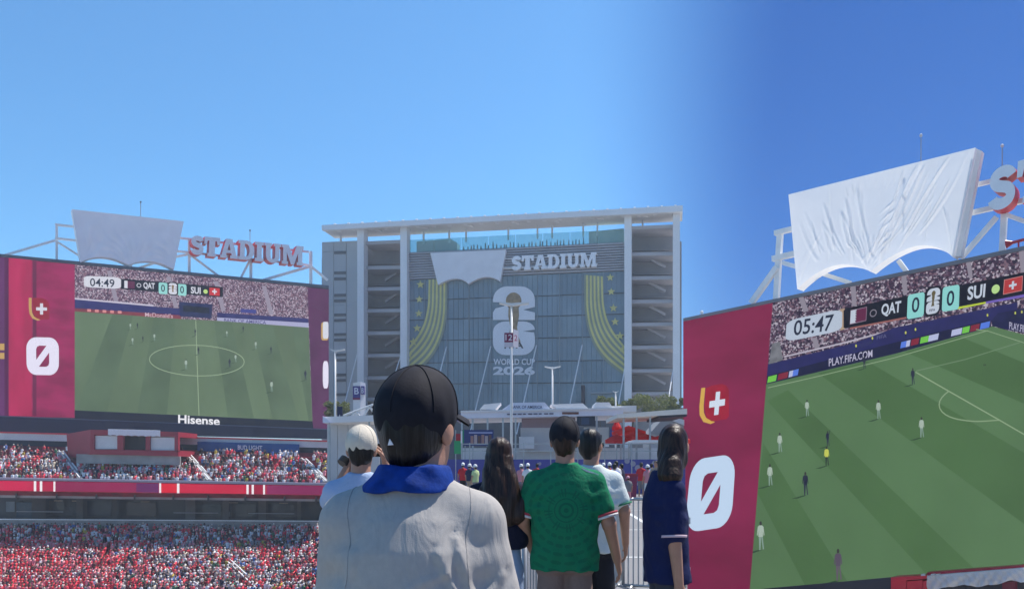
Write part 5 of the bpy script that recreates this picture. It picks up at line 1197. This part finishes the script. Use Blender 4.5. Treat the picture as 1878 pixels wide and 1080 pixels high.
def hair_mat(name, c):
    m = mat(name, c, .42, spec=.3); t = m.node_tree; b = t.nodes['Principled BSDF']; co = t.nodes.new('ShaderNodeTexCoord'); mp = t.nodes.new('ShaderNodeMapping'); mp.inputs['Scale'].default_value = (140, 60, 5)
    n = t.nodes.new('ShaderNodeTexNoise'); n.inputs['Scale'].default_value = 1; n.inputs['Detail'].default_value = 3; t.links.new(co.outputs['Object'], mp.inputs[0]); t.links.new(mp.outputs[0], n.inputs['Vector'])
    r = t.nodes.new('ShaderNodeValToRGB'); r.color_ramp.elements[0].position = .35; r.color_ramp.elements[1].position = .68; r.color_ramp.elements[0].color = (*[v*.4 for v in c], 1); r.color_ramp.elements[1].color = (*[v*2.2 for v in c], 1)
    bp = t.nodes.new('ShaderNodeBump'); bp.inputs['Strength'].default_value = .7; bp.inputs['Distance'].default_value = .006
    t.links.new(n.outputs['Fac'], r.inputs[0]); t.links.new(r.outputs[0], b.inputs['Base Color']); t.links.new(n.outputs['Fac'], bp.inputs['Height']); t.links.new(bp.outputs[0], b.inputs['Normal'])
    return m
M_HAIRB = hair_mat('hair_black', (.009, .008, .008)); M_HAIRN = hair_mat('hair_brown', (.024, .012, .008)) #mat('hair_black', (.008, .007, .007), .5, var=.4, scale=60, bump=.15, bscale=220, spec=.2); M_HAIRN = mat('hair_brown', (.020, .010, .007), .45, var=.5, scale=50, bump=.2, bscale=200, spec=.25)
def rot2(p, a, c=(0, 0)):
    x, y = p[0]-c[0], p[1]-c[1]; return (x*math.cos(a)-y*math.sin(a)+c[0], x*math.sin(a)+y*math.cos(a)+c[1], p[2])
def human(name, label, loc, rz, H, h, sp, group=None):
    e = world_thing(name, label, 'person', loc, rz, group); s = H/1.75; ht = sp.get('turn', 0); wd = sp.get('wide', 1.0)
    hd = Vector(sp.get('head', (0, .02, 1.62)))
    T_ = lambda p: rot2((p[0]+hd.x, p[1]+hd.y, p[2]+hd.z), ht, (hd.x, hd.y))
    fine = h < .012
    sk = sp.get('skin', SKT)
    P = [('e', T_((0, -.008, .035)), (.078, .098, .098), .01, ht), ('e', T_((0, .025, -.045)), (.062, .072, .085), .03, ht),
         ('c', (hd.x*.6, hd.y-.02, hd.z-.09), (0, -.01, 1.44), .056, .066, .03),
         ('e', T_((.082, -.005, -.005)), (.013, .026, .036), .006, ht), ('e', T_((-.082, -.005, -.005)), (.013, .026, .036), .006, ht),
         ('c', T_((0, .098, .015)), T_((0, .112, -.025)), .010, .015, .010), ('e', T_((0, .086, -.065)), (.028, .014, .011), .008, ht), ('e', T_((0, .078, .035)), (.055, .02, .012), .02, ht),
         ('l', [(.82, 0, 0, .135, .09), (1.05, 0, 0, .13, .09), (1.28, 0, 0, .15, .10), (1.36, 0, -.005, .11, .08), (1.44, 0, -.01, .055, .055)], .03)]
    arms = {}
    for sd in (-1, 1):
        el, wr = sp.get('armL' if sd < 0 else 'armR', ((sd*.25, -.02, 1.13), (sd*.27, .06, .88))); sh = (sd*.172*wd, 0, 1.362); arms[sd] = (sh, el, wr)
        P += [('c', sh, el, .048, .043, .03), ('c', el, wr, .043, .028, .02)]
        dr = Vector(wr)-Vector(el)
        if fine: P += hand_prims(wr, dr, sp.get('palmL' if sd < 0 else 'palmR', (-sd, .2, 0)), sd, sp.get('curl', .45))
        else: P.append(('c', wr, tuple(Vector(wr)+dr.normalized()*.13), .032, .022, .02))
        P += [('c', (sd*.075, 0, .84), (sd*.10, .015, .48), .075, .056, .03), ('c', (sd*.10, .015, .48), (sd*.105, -.02, .09), .055, .036, .03), ('c', (sd*.105, -.03, .05), (sd*.115, .13, .035), .038, .03, .03)]
    field_mesh('body', P, h, sk, e, s)
    # shirt
    hem = sp.get('hem', .82); f = sp.get('sleeve', .62)
    S = [('l', [(hem, 0, .01, .195*wd, .135), (1.0, 0, .0, .185*wd, .128), (1.2, 0, -.005, .195*wd, .132), (1.30, 0, -.01, .188*wd, .124), (1.37, 0, -.01, .15*wd, .108), (1.43, 0, -.012, .10, .085), (1.475, 0, -.012, .070, .070)], .02, sp.get('round', 2.5))]
    if 'stoop' in sp: S[0] = ('l', [(z, cx_, cy_+sp['stoop']*float(np.interp(z, [.9, 1.15, 1.30, 1.48], [0, -1, -.5, .5])), rx, ry*(1.12 if 1.1 < z < 1.4 else 1)) for z, cx_, cy_, rx, ry in S[0][1]], .02, sp.get('round', 2.5))
    for sd in (-1, 1):
        sh, el, wr = [Vector(v) for v in arms[sd]]; end = sh.lerp(el, min(1, f)); s0 = sh+Vector((-sd*.008, 0, -.006))
        S.append(('c', tuple(s0), tuple(end), .070, .068, .05)); S.append(('c', (sd*.045, -.012, 1.425), tuple(s0+Vector((-sd*.01, 0, .012))), .052, .060, .05))
        if f > 1: S.append(('c', tuple(el), tuple(el.lerp(wr, f-1)), .062, .045, .02))
    amp = sp.get('wrinkle', .004); ph = random.Random(label).uniform(0, 6)
    def warp(X, Y, Z):
        a = np.sin(38*Z+22*np.abs(X)+3*np.sin(9*X+ph)+ph)*np.clip((1.32-Z)*2, 0, 1)+.8*np.sin(60*X+14*Z+4*np.sin(11*Z+ph))*np.clip((1.25-Z)*2, .1, 1)
        b = 1.4*np.sin(70*(X*.5+Z)+5*np.sin(13*X))*np.exp(-((np.abs(X)-.17)/.05)**2-((Z-1.22)/.10)**2)
        r_ = amp*(a+b)
        for x0, z0, x1, z1, st in sp.get('creases', ()):
            t = np.clip(((X-x0)*(x1-x0)+(Z-z0)*(z1-z0))/((x1-x0)**2+(z1-z0)**2), 0, 1); dd = (X-x0-t*(x1-x0))*(z1-z0)/math.hypot(x1-x0, z1-z0)-(Z-z0-t*(z1-z0))*(x1-x0)/math.hypot(x1-x0, z1-z0)
            d2 = (X-x0-t*(x1-x0))**2+(Z-z0-t*(z1-z0))**2
            r_ = r_-st*np.exp(-d2/.0085**2)*(Y < .03)+.7*st*np.exp(-((np.sqrt(d2)-.018)/.009)**2)*(dd > 0)*(Y < .03)
        return r_
    if fine: shirt = field_mesh('shirt', S, h, sp['shirt'], e, s, warp)
    else: shirt = field_mesh('shirt', S, h, sp['shirt'], e, s)
    if 'cuff' in sp:
        for sd in (-1, 1):
            sh, el, wr = [Vector(v) for v in arms[sd]]; a = sh.lerp(el, min(1, f)+.13); d = (el-sh).normalized()
            for kx, (off, m_) in enumerate(sp['cuff']):
                mb = MB(); c0 = (a+d*off)*s; mb.tube(c0, c0+d*.014, .0765*s, 20, 0, .076*s); mb.build('sleeve_cuff', m_, shirt, True)
    # legwear
    tm = sp.get('trousers'); ln = sp.get('leg', .10)
    if tm:
        Q = [('l', [(.80, 0, 0, .160*wd, .112), (.88, 0, 0, .155*wd, .105), (1.0, 0, 0, .145*wd, .10)], .02)]
        for sd in (-1, 1):
            kn = (sd*.10, .015, .48)
            if ln < .45: Q += [('c', (sd*.075, 0, .84), kn, .088, .072, .03), ('c', kn, (sd*.105, -.02, ln), .075, .062, .03)]
            else: t = (.88-ln)/.40; Q += [('c', (sd*.08, 0, .82), (sd*(.09+.01*t), .015*t, ln), .088, .088, .03)]
        field_mesh('trousers', Q, max(h, .009), tm, e, s)
    for sd in (-1, 1):
        mb = MB(); mb.lathe([(.040*s, 0), (.048*s, .02*s), (.046*s, .06*s), (.036*s, .09*s)], 12, (sd*.11*s, .05*s, 0), 0, 2.4); mb.build('shoe', sp.get('shoe', mat('shoe_white', (.6, .6, .6), .6)), e, True)
    # hair
    hs = sp.get('hair'); hm = sp.get('hairm', M_HAIRB)
    if hs:
        G = [('e', T_((0, -.018, .045)), (.088, .104, .100), .01, ht)]
        if hs == 'short': G += [('e', T_((0, -.045, -.02)), (.074, .07, .085), .03, ht)]
        if hs in ('long', 'mid'):
            zb = hd.z-(.46 if hs == 'long' else .22); x0 = hd.x
            G += [('e', T_((0, -.04, -.05)), (.092, .085, .12), .03, ht), ('l', [(zb, x0+.04, -.135, .07, .03), (zb+.06, x0+.03, -.145, .165, .045), (zb+.2, x0+.01, -.13, .155, .060), (hd.z-.08, x0, -.06, .112, .078), (hd.z, x0, -.03, .085, .07)] if hs == 'long' else [(zb, x0+.01, -.09, .06, .03), (zb+.05, x0+.01, -.085, .082, .045), (hd.z-.08, x0, -.05, .088, .068), (hd.z, x0, -.03, .08, .07)], .03, 2.2)]
        if hs in ('long', 'mid') and abs(ht) > .5:
            g = list(G[-1]); g[1] = [(z, *rot2((cx_, cy_, 0), ht, (hd.x, hd.y))[:2], ((rx+ry)/2+.012)*(.4 if z >= hd.z-.001 else .78 if z > hd.z-.1 else 1), ((rx+ry)/2+.012)*(.4 if z >= hd.z-.001 else .78 if z > hd.z-.1 else 1)) for z, cx_, cy_, rx, ry in g[1]]; G[-1] = tuple(g)
        cs, sn = math.cos(ht), math.sin(ht)
        fy = lambda X, Y: -(X-hd.x)*sn+(Y-hd.y)*cs
        cutf = (lambda X, Y, Z: .8*(fy(X, Y)-(.020 if hs == 'short' else .04)-np.clip(Z-hd.z+.01, 0, 1)*.95))
        warp = (lambda X, Y, Z: .005*np.sin(70*X+9*Z+3*np.sin(12*Z))*np.clip((hd.z-Z)*6+.2, 0, 1)+.002*np.sin(150*X+4*Z)) if fine else None
        field_mesh('hair', G, max(h, .007 if fine else h), hm, e, s, warp, cutf)
    cp = sp.get('cap')
    if cp:
        bdir = sp.get('brim', ht)
        G = [('e', T_((0, -.012, .040)), (.097, .116, .108), .005, ht), ('e', T_((0, .012, .085)), (.08, .09, .072), .02, ht), ('e', T_((0, -.005, .155)), (.010, .010, .006), .004)]
        fr = sp.get('rim', -.005)
        cap = field_mesh('cap', G, min(h, .012), cp, e, s, (lambda X, Y, Z: .0012*np.sin(12*np.arctan2(Y-hd.y, X-hd.x)+9*Z)*np.clip((hd.z+.14-Z)*8, 0, 1)) if fine else None, lambda X, Y, Z: hd.z+fr+sp.get('rimslope', .15)*(-(X-hd.x)*math.sin(ht)+(Y-hd.y)*math.cos(ht))-Z)
        mb = MB(); n = 14; rings = [(.085, 0), (.12, .004), (.150, .0)]
        for j, t in enumerate((0, .5, 1)):
            for i in range(n+1):
                a = R(-68+136*i/n); r0 = .098; ext = .078*math.cos(a*.72)**.8*t
                x = (r0*.93)*math.sin(a)*(1+.05*t); y = (.108)*math.cos(a)+ext; z = sp.get('brimz', .028)-.024*(math.sin(a)**2)*1.4-.016*t
                q_ = rot2((x, y, z), bdir); mb.v.append(((hd.x+q_[0])*s, (hd.y+q_[1])*s, (hd.z+q_[2])*s))
        for j in range(2):
            for i in range(n): a = j*(n+1)+i; mb.f.append((a, a+1, a+n+2, a+n+1)); mb.m.append(0)
        nn = len(mb.v); mb.v += [(x, y, z-.006*s) for x, y, z in mb.v[:nn]]; mb.f += [tuple(nn+i for i in reversed(f_)) for f_ in mb.f]; mb.m += [0]*(len(mb.f)-len(mb.m))
        edge = [i for i in range(2*(n+1), 3*(n+1))]
        for a, b in zip(edge[:-1], edge[1:]): mb.f.append((a, b, nn+b, nn+a)); mb.m.append(0)
        mb.build('brim', cp, cap, True)
        if fine:
            ce = Vector(T_((0, -.012, .040))); from mathutils.bvhtree import BVHTree; bv = BVHTree.FromPolygons([v.co[:] for v in cap.data.vertices], [tuple(p.vertices) for p in cap.data.polygons])
            for k in range(6):
                a = ht+math.pi/6+k*math.pi/3; P_ = []
                for j in range(13):
                    t = R(90-j*7.6); q_ = Vector((.0985*math.cos(t)*math.cos(a-ht), .1175*math.cos(t)*math.sin(a-ht), .1095*math.sin(t))); q_ = Vector(rot2(tuple(q_), ht))
                    P_.append((ce+q_)*s)
                P_ = [p for p in P_ if p.z/s > hd.z+fr+sp.get('rimslope', .15)*(-(p.x/s-hd.x)*math.sin(ht)+(p.y/s-hd.y)*math.cos(ht))]
                P_ = [(lambda r_: r_[0]+r_[1]*.0010)(bv.find_nearest(p)) for p in P_]
                if len(P_) > 2: mb = MB(); mb.hose(P_, .0016, 6); mb.build('seam', cp, cap, True)
    if fine:
        for sd in (-1, 1):
            mb = MB(); c = Vector(T_((sd*.032, .078, .012)))*s; mb.lathe([(.002, -.008), (.010, -.004), (.011, .002), (.004, .008)], 10, c); mb.build('eye', mat('eye_dark', (.03, .02, .02), .2), e, True)
    return e
# ------------------------------------------------------------------ the people watching, seen from behind
def wrinkled_tee(name, c):
    m = mat('cloth_'+name, c, .9, var=.05, scale=60, spec=.15); t = m.node_tree; b = t.nodes['Principled BSDF']
    co = t.nodes.new('ShaderNodeTexCoord'); n1 = t.nodes.new('ShaderNodeTexNoise'); n1.inputs['Scale'].default_value = 9; n1.inputs['Detail'].default_value = 3; n1.inputs['Distortion'].default_value = 1.2
    mp = t.nodes.new('ShaderNodeMapping'); mp.inputs['Scale'].default_value = (1.6, 1, .55); mp.inputs['Rotation'].default_value = (0, R(24), 0)
    n2 = t.nodes.new('ShaderNodeTexNoise'); n2.inputs['Scale'].default_value = 420
    t.links.new(co.outputs['Object'], mp.inputs[0]); t.links.new(mp.outputs[0], n1.inputs['Vector']); t.links.new(co.outputs['Object'], n2.inputs['Vector'])
    b1 = t.nodes.new('ShaderNodeBump'); b1.inputs['Strength'].default_value = .28; b1.inputs['Distance'].default_value = .03
    b2 = t.nodes.new('ShaderNodeBump'); b2.inputs['Strength'].default_value = .25; b2.inputs['Distance'].default_value = .002
    t.links.new(n1.outputs['Fac'], b1.inputs['Height']); t.links.new(n2.outputs['Fac'], b2.inputs['Height']); t.links.new(b1.outputs[0], b2.inputs['Normal']); t.links.new(b2.outputs[0], b.inputs['Normal'])
    return m
def jersey_green():
    m = cloth('jersey_green', (.012, .17, .085)); t = m.node_tree; b = t.nodes['Principled BSDF']
    co = t.nodes.new('ShaderNodeTexCoord'); sp_ = t.nodes.new('ShaderNodeSeparateXYZ'); t.links.new(co.outputs['Object'], sp_.inputs[0])
    def M(op, a, b_=None, c=None):
        n = t.nodes.new('ShaderNodeMath'); n.operation = op
        for i, v in enumerate((a, b_, c)):
            if v is None: continue
            if isinstance(v, (int, float)): n.inputs[i].default_value = v
            else: t.links.new(v, n.inputs[i])
        return n.outputs[0]
    x = sp_.outputs['X']; z = M('SUBTRACT', sp_.outputs['Z'], 1.19)
    r = M('SQRT', M('ADD', M('MULTIPLY', x, x), M('MULTIPLY', z, z))); a = M('ARCTAN2', z, x)
    ringw = M('GREATER_THAN', M('SINE', M('MULTIPLY', r, 190)), .35)
    seg = M('GREATER_THAN', M('SINE', M('MULTIPLY', a, 8)), .0); fine = M('GREATER_THAN', M('SINE', M('MULTIPLY', a, 36)), .3)
    inner = M('LESS_THAN', r, .075); mid = M('MULTIPLY', M('GREATER_THAN', r, .085), M('LESS_THAN', r, .135))
    pat = M('ADD', M('MULTIPLY', inner, ringw), M('MULTIPLY', mid, M('MAXIMUM', M('MULTIPLY', seg, fine), M('MULTIPLY', ringw, .6))))
    outr = M('MULTIPLY', M('GREATER_THAN', r, .145), M('GREATER_THAN', M('MULTIPLY', M('SINE', M('MULTIPLY', r, 120)), M('ADD', M('SINE', M('MULTIPLY', a, 24)), 1.25)), .45))
    pat = M('MINIMUM', M('ADD', pat, M('MULTIPLY', outr, .7)), 1)
    back = M('LESS_THAN', sp_.outputs['Y'], 0.0); pat = M('MULTIPLY', M('MULTIPLY', pat, back), .6)
    mx = t.nodes.new('ShaderNodeMix'); mx.data_type = 'RGBA'; mx.inputs[6].default_value = (.008, .185, .085, 1); mx.inputs[7].default_value = (.006, .085, .055, 1)
    t.links.new(pat, mx.inputs[0]); t.links.new(mx.outputs[2], b.inputs['Base Color'])
    return m
M_CAPN = mat('cap_black', (.011, .011, .017), .8, var=.2, scale=30, bump=.06, bscale=160, spec=.25)
M_CAPB = mat('cap_beige', (.62, .56, .46), .8, var=.06, scale=20, bump=.2, bscale=120)
# 1: the near man with the dark cap
p1 = human('person', 'nearest person in dark cap and grey tee with blue neckerchief, back turned', gnd(757, 2.05), 0, 1.70, .007, dict(
    shirt=wrinkled_tee('tee_grey', (.41, .39, .365)), trousers=cloth('denim_dark', (.05, .06, .09)), hair='short', cap=M_CAPN, turn=-.42, brim=-.42, rim=-.012, rimslope=.62, brimz=.062, round=2.0, stoop=.03, creases=((.075, 1.30, .135, 1.17, .006), (.115, 1.33, .150, 1.20, .006), (.0, 1.22, .09, 1.255, .004), (-.06, 1.20, -.05, .95, .004), (.03, 1.12, .10, 1.20, .004), (.16, 1.16, .215, 1.24, .006), (.15, 1.08, .22, 1.15, .006), (-.12, 1.30, -.15, 1.15, .004), (.02, 1.0, .06, 1.12, .003)), wide=.93, sleeve=.86, skin=SKT, hem=.80,
    head=(.010, .03, 1.585), armL=((-.190, .08, 1.12), (-.10, .26, 1.08)), armR=((.212, .0, 1.10), (.15, .24, 1.02)), wrinkle=.0035))
s1 = 1.70/1.75
sh_ = [c for c in p1.children if c.name.startswith('shirt')][0]
from mathutils.bvhtree import BVHTree
bv1 = BVHTree.FromPolygons([v.co[:] for v in sh_.data.vertices], [tuple(p.vertices) for p in sh_.data.polygons])
for sd in (-1, 1):
    P_ = [bv1.find_nearest(Vector((sd*x, y, z))*s1) for x, y, z in ((.135, .0, 1.45), (.140, -.04, 1.43), (.145, -.08, 1.39), (.150, -.12, 1.34), (.150, -.13, 1.28), (.148, -.13, 1.22), (.150, -.12, 1.17))]
    P_ = [r_[0]+r_[1]*.0004 for r_ in P_]; q_ = []
    for a_, b_ in zip(P_[:-1], P_[1:]):
        for k in range(4): r_ = bv1.find_nearest(a_.lerp(b_, k/4)); q_.append(r_[0]+r_[1]*.0004)
    mb = MB(); mb.hose(q_, .0010, 5); mb.build('sleeve_seam', cloth('seam_grey', (.36, .34, .32)), sh_)
mN = mat('kerchief_blue', (.005, .04, .24), .8, var=.3, scale=30, bump=.12, bscale=90, spec=.2)
def ker(X, Y, Z): return .0028*np.sin(85*Z+22*X+2.5*np.sin(16*X))+.0012*np.sin(9*np.arctan2(Y, X))
field_mesh('neckerchief', [('l', [(1.436, -.006, -.014, .112, .098), (1.452, -.006, -.014, .108, .096), (1.475, -.002, -.010, .096, .090), (1.498, .004, -.002, .084, .086)], .01, 2.1)], .006, mN, p1, s1, ker)
mb = MB(); c = Vector((-.045, -.098, 1.545))*s1; mb.prism([c+Vector((0, -.012, 0)), c+Vector((.012, -.012, .001)), c+Vector((.004, -.012, .014))], [c, c+Vector((.012, 0, .001)), c+Vector((.004, 0, .014))]); mb.build('cap_tag', mat('tag_white', (.8, .8, .8), .6), p1)
# 2: beige cap, filming
p2 = human('person', 'person in beige cap and pale blue shirt holding up a camera, left edge', gnd(662, 5.1), 0, 1.68, .009, dict(
    shirt=cloth('shirt_pale_blue', (.36, .45, .62)), trousers=cloth('denim_mid', (.10, .14, .24)), hair='short', cap=M_CAPB, turn=.05, skin=SKT, sleeve=.9, wide=.98,
    armL=((-.215, .14, 1.30), (-.115, .24, 1.53)), armR=((.24, .12, 1.30), (.125, .20, 1.54)), palmL=(1, 0, .2), palmR=(-1, 0, .2), curl=.7))
mb = MB(); mb.box((-.09, .29, 1.52), (.075, .33, 1.60)); mb.tube((0, .33, 1.56), (0, .38, 1.56), .03, 14)
k2 = mb.build('camera', mat('camera_black', (.012, .012, .014), .4)); k2.location = gnd(668, 5.06); tag(k2, 'small black camera held up by the person in beige cap', 'camera')
mb = MB(); a = Vector((-.15, .21, 1.475)); mb.tube(a, a+Vector((.02, .02, .03)), .036, 14); mb.build('watch', mat('watch_black', (.015, .015, .015), .4), p2)
# 3: woman with long hair
human('person', 'person with long dark hair, black top and pale blue jeans', gnd(916, 5.6), 0, 1.64, .009, dict(
    shirt=cloth('top_navy', (.010, .012, .030)), trousers=cloth('denim_pale', (.30, .40, .56)), hair='long', hairm=M_HAIRN, turn=-.1, skin=SKL, sleeve=1.7, hem=1.04, wide=1.0,
    armL=((-.23, .03, 1.13), (-.12, .22, 1.08)), armR=((.235, .02, 1.13), (.15, .22, 1.06)), wrinkle=.005))
# 4: green jersey
p4 = human('person', 'person in green patterned football jersey and taupe shorts, dark cap, back turned', gnd(1036, 5.5), 0, 1.75, .007, dict(
    shirt=jersey_green(), trousers=cloth('shorts_taupe', (.22, .155, .13)), leg=.46, hair='short', hairm=M_HAIRN, cap=M_CAPN, turn=-.15, brim=-.15, rim=-.02, skin=SKT, sleeve=.62, wide=1.12, hem=.81,
    cuff=((0, mat('cuff_red', (.42, .05, .07), .7)), (.016, mat('cuff_white', (.7, .66, .66), .7))), armL=((-.27, .02, 1.12), (-.20, .16, .92)), armR=((.275, -.03, 1.10), (.335, .05, .87)), wrinkle=.0045, head=(.0, .02, 1.62)))
for k in range(3):
    mb = MB(); a = Vector((.085+k*.012, -.045+k*.03, 1.452-.0035*k)); b = Vector((.205+k*.012, -.05+k*.03, 1.405-.004*k)); mb.bar(a, b, .016, .012, (0, 0, 1)); mb.build('shoulder_stripe', mat('stripe_white', (.76, .78, .76), .7), p4)
# 5: man beside
p5 = human('person', 'person with short black hair and sunglasses in white and green jersey', gnd(1084, 6.6), 0, 1.74, .010, dict(
    shirt=cloth('jersey_white', (.62, .68, .66)), trousers=cloth('shorts_black', (.02, .02, .025)), leg=.5, hair='short', turn=-.5, skin=SKT, sleeve=.62, wide=1.05, cuff=((0, mat('cuff_green', (.02, .2, .1), .7)),)))
for sd in (-1, 1):
    q_ = Vector(rot2((sd*.036, .125, 1.635), -.5, (0, .02)))*(1.74/1.75); mb = MB(); mb.lathe([(.004, -.018), (.026, -.010), (.028, .008), (.006, .02)], 12, q_, 0, .5); mb.build('sunglass_lens', mat('lens_black', (.01, .01, .012), .15), p5, True)
    a = Vector(rot2((sd*.075, .10, 1.64), -.5, (0, .02))); b = Vector(rot2((sd*.092, .0, 1.642), -.5, (0, .02))); mb = MB(); mb.tube(a, b, .004, 6); mb.build('sunglass_arm', mat('lens_black', (.01, .01, .012), .15), p5)
# 6: navy polo at the right edge, turned aside
p6 = human('person', 'person in navy polo with pale cuff bands and dark hair, right of the barrier', gnd(1221, 5.2), R(-85), 1.70, .009, dict(
    shirt=cloth('polo_navy', (.010, .016, .07)), trousers=cloth('slacks_slate', (.05, .055, .07)), hair='mid', hairm=M_HAIRN, turn=1.1, skin=SKT, sleeve=.92, wide=.92, hem=.80, head=(0, .05, 1.62),
    armL=((-.205, -.02, 1.08), (-.21, .02, .79)), armR=((.19, .0, 1.08), (.19, .03, .79)), cuff=((-.03, mat('cuff_pink', (.62, .45, .50), .7)),)))
# ------------------------------------------------------------------ crowd-control barriers
def barrier_proto(W_=2.2, nb=24):
    Hh = 1.10; pr = world_thing('steel_barrier', 'x', 'barrier', (0, 0, 0), 0, 'steel crowd barriers'); r = .019
    mb = MB(); c = .12; pts = [(0, 0, .12), (0, 0, Hh-c)]+[(c-c*math.cos(R(t)), 0, Hh-c+c*math.sin(R(t))) for t in (30, 60, 90)]+[(W_-c+c*math.sin(R(t)), 0, Hh-c+c*math.cos(R(t))) for t in (0, 30, 60, 90)]+[(W_, 0, .12), (0, 0, .12)]
    mb.path(pts, r, 8); mb.build('frame', M_GALV, pr, True); bm = None
    for k in range(nb):
        x = W_*(k+1)/(nb+1)
        if bm is None: mb = MB(); mb.tube((0, 0, .13), (0, 0, Hh-.01), .009, 6); bm = mb.mesh('upright', M_GALV)
        link('upright', bm, pr, (x, 0, 0))
    fm_ = None
    for x in (W_*.14, W_*.86):
        mb = MB(); mb.path([(x, -.28, .01), (x, -.2, .05), (x, 0, .12), (x, .2, .05), (x, .28, .01)], .016, 6); mb.build('foot', M_GALV, pr)
    for z in (.35, .9): mb = MB(); mb.tube((W_, 0, z), (W_+.05, 0, z), .012, 6); mb.tube((W_+.05, 0, z), (W_+.05, 0, z-.07), .01, 6); mb.build('hook', M_GALV, pr)
    return pr
bp = barrier_proto()
def put_barrier(o, a, b, label):
    a = Vector(a); b = Vector(b); d = b-a; o.location = (a.x, a.y, 0); o.rotation_euler = (0, 0, math.atan2(d.y, d.x)); o['label'] = label
put_barrier(bp, gnd(962, 6.1), gnd(1062, 8.1), 'steel crowd barrier between the jeans and the green jersey')
put_barrier(copy_tree(bp), gnd(1064, 8.15), gnd(1136, 10.1), 'steel crowd barrier behind the green jersey, running away')
put_barrier(barrier_proto(.70, 11), gnd(1143, 9.95), gnd(1262, 9.7), 'steel crowd barrier with rounded corner left of the navy polo')
# ------------------------------------------------------------------ people further off on the plaza
def cl(n): return mat('far_'+n, {'red': (.55, .02, .03), 'blue': (.03, .09, .38), 'white': (.72, .72, .70), 'lime': (.50, .62, .30), 'black': (.015, .015, .018), 'tan': (.36, .26, .18), 'grey': (.2, .2, .21), 'navy': (.02, .025, .06), 'pink': (.6, .25, .28), 'denim': (.10, .14, .22)}[n], .85)
FAR = [(849, 46, 1.72, 'red', 'black', 'white', 0, 'person in red shirt and white cap beside the dark cap'), (817, 47, 1.68, 'red', 'denim', None, .4, 'person in red shirt half hidden behind the near ear'),
       (872, 43, 1.62, 'lime', 'grey', 'white', .8, 'person in pale lime top with pale cap'), (968, 40, 1.66, 'white', 'denim', 'white', 0, 'person in white cap between the two long-haired heads'),
       (1130, 36, 1.74, 'white', 'navy', None, .5, 'person in white shirt behind the blue shirt'), (1127, 33, 1.62, 'blue', 'white', None, -.3, 'person in bright blue shirt and white shorts'),
       (1152, 34, 1.14, 'grey', 'pink', 'pink', .3, 'child in pink sun hat before the red bin'), (1203, 37, 1.76, 'tan', 'grey', None, 2.6, 'person in tan sleeveless top near the right posts'),
       (1214, 30, 1.58, 'red', 'black', None, .9, 'person in bright red shirt near the right edge'), (1226, 33, 1.68, 'black', 'black', None, .2, 'person in black beside the bright red shirt'),
       (1236, 36, 1.72, 'navy', 'denim', 'black', -.4, 'person in navy with dark cap near the right posts'), (1243, 31, 1.60, 'red', 'black', 'white', 1.2, 'person in red with white cap at the far right'),
       (1195, 46, 1.70, 'white', 'black', None, 0, 'person in white close to the dotted fence'), (1107, 45, 1.70, 'navy', 'tan', 'white', 0, 'person in navy top by the fence, right of the jersey'),
       (985, 46, 1.70, 'red', 'denim', None, 0, 'person in red shirt by the fence behind the green jersey'), (938, 45, 1.7, 'white', 'black', None, .5, 'person in white behind the long-haired head'),
       (861, 45, 1.66, 'navy', 'tan', 'white', -.6, 'person in navy with pale cap right of the red shirt'), (1118, 41, 1.70, 'red', 'black', 'white', .2, 'person in red with white cap left of the blue shirt'),
       (1140, 38, 1.64, 'navy', 'denim', None, 1.0, 'person in navy top right of the blue shirt'), (1176, 44, 1.72, 'red', 'grey', 'black', -.5, 'person in red with black cap right of the bin'),
       (1188, 41, 1.60, 'pink', 'white', 'white', .4, 'person in pink top with white cap before the fence post'), (1210, 44, 1.75, 'blue', 'tan', 'white', -1, 'person in blue with white cap behind the tan top'),
       (1231, 42, 1.70, 'white', 'denim', 'white', .7, 'person in white with white cap behind the black shirt'), (956, 43, 1.64, 'pink', 'denim', 'white', .3, 'person in pink left of the green jersey')]
capc = {'white': mat('far_cap_white', (.75, .75, .73), .8), 'pink': mat('far_cap_pink', (.65, .32, .36), .8), 'black': mat('far_cap_black', (.02, .02, .022), .8)}
for px_, D_, H_, s_, t_, c_, rz_, lb_ in FAR:
    human('person', lb_, gnd(px_, D_), rz_, H_, .024, dict(shirt=cl(s_), trousers=cl(t_), leg=.45, hair='short', cap=capc.get(c_), skin=SKT, armR=((.26, .03, 1.14), (.16, .2, 1.0)) if rz_ > .3 else ((.25, -.02, 1.13), (.27, .06, .88))), 'people on the plaza')
# ================================================================== thin air between the camera and the far stands
hz = bpy.data.materials.new('haze_air'); hz.use_nodes = True; t = hz.node_tree; t.nodes.clear()
out = t.nodes.new('ShaderNodeOutputMaterial'); pv = t.nodes.new('ShaderNodeVolumePrincipled')
pv.inputs['Color'].default_value = (.80, .90, 1, 1); pv.inputs['Density'].default_value = HAZE; pv.inputs['Anisotropy'].default_value = .2
t.links.new(pv.outputs[0], out.inputs['Volume'])
mb = MB(); mb.box((-3200, -650, -41.5), (3200, 4050, 62)); tag(mb.build('haze', hz), kind='stuff')
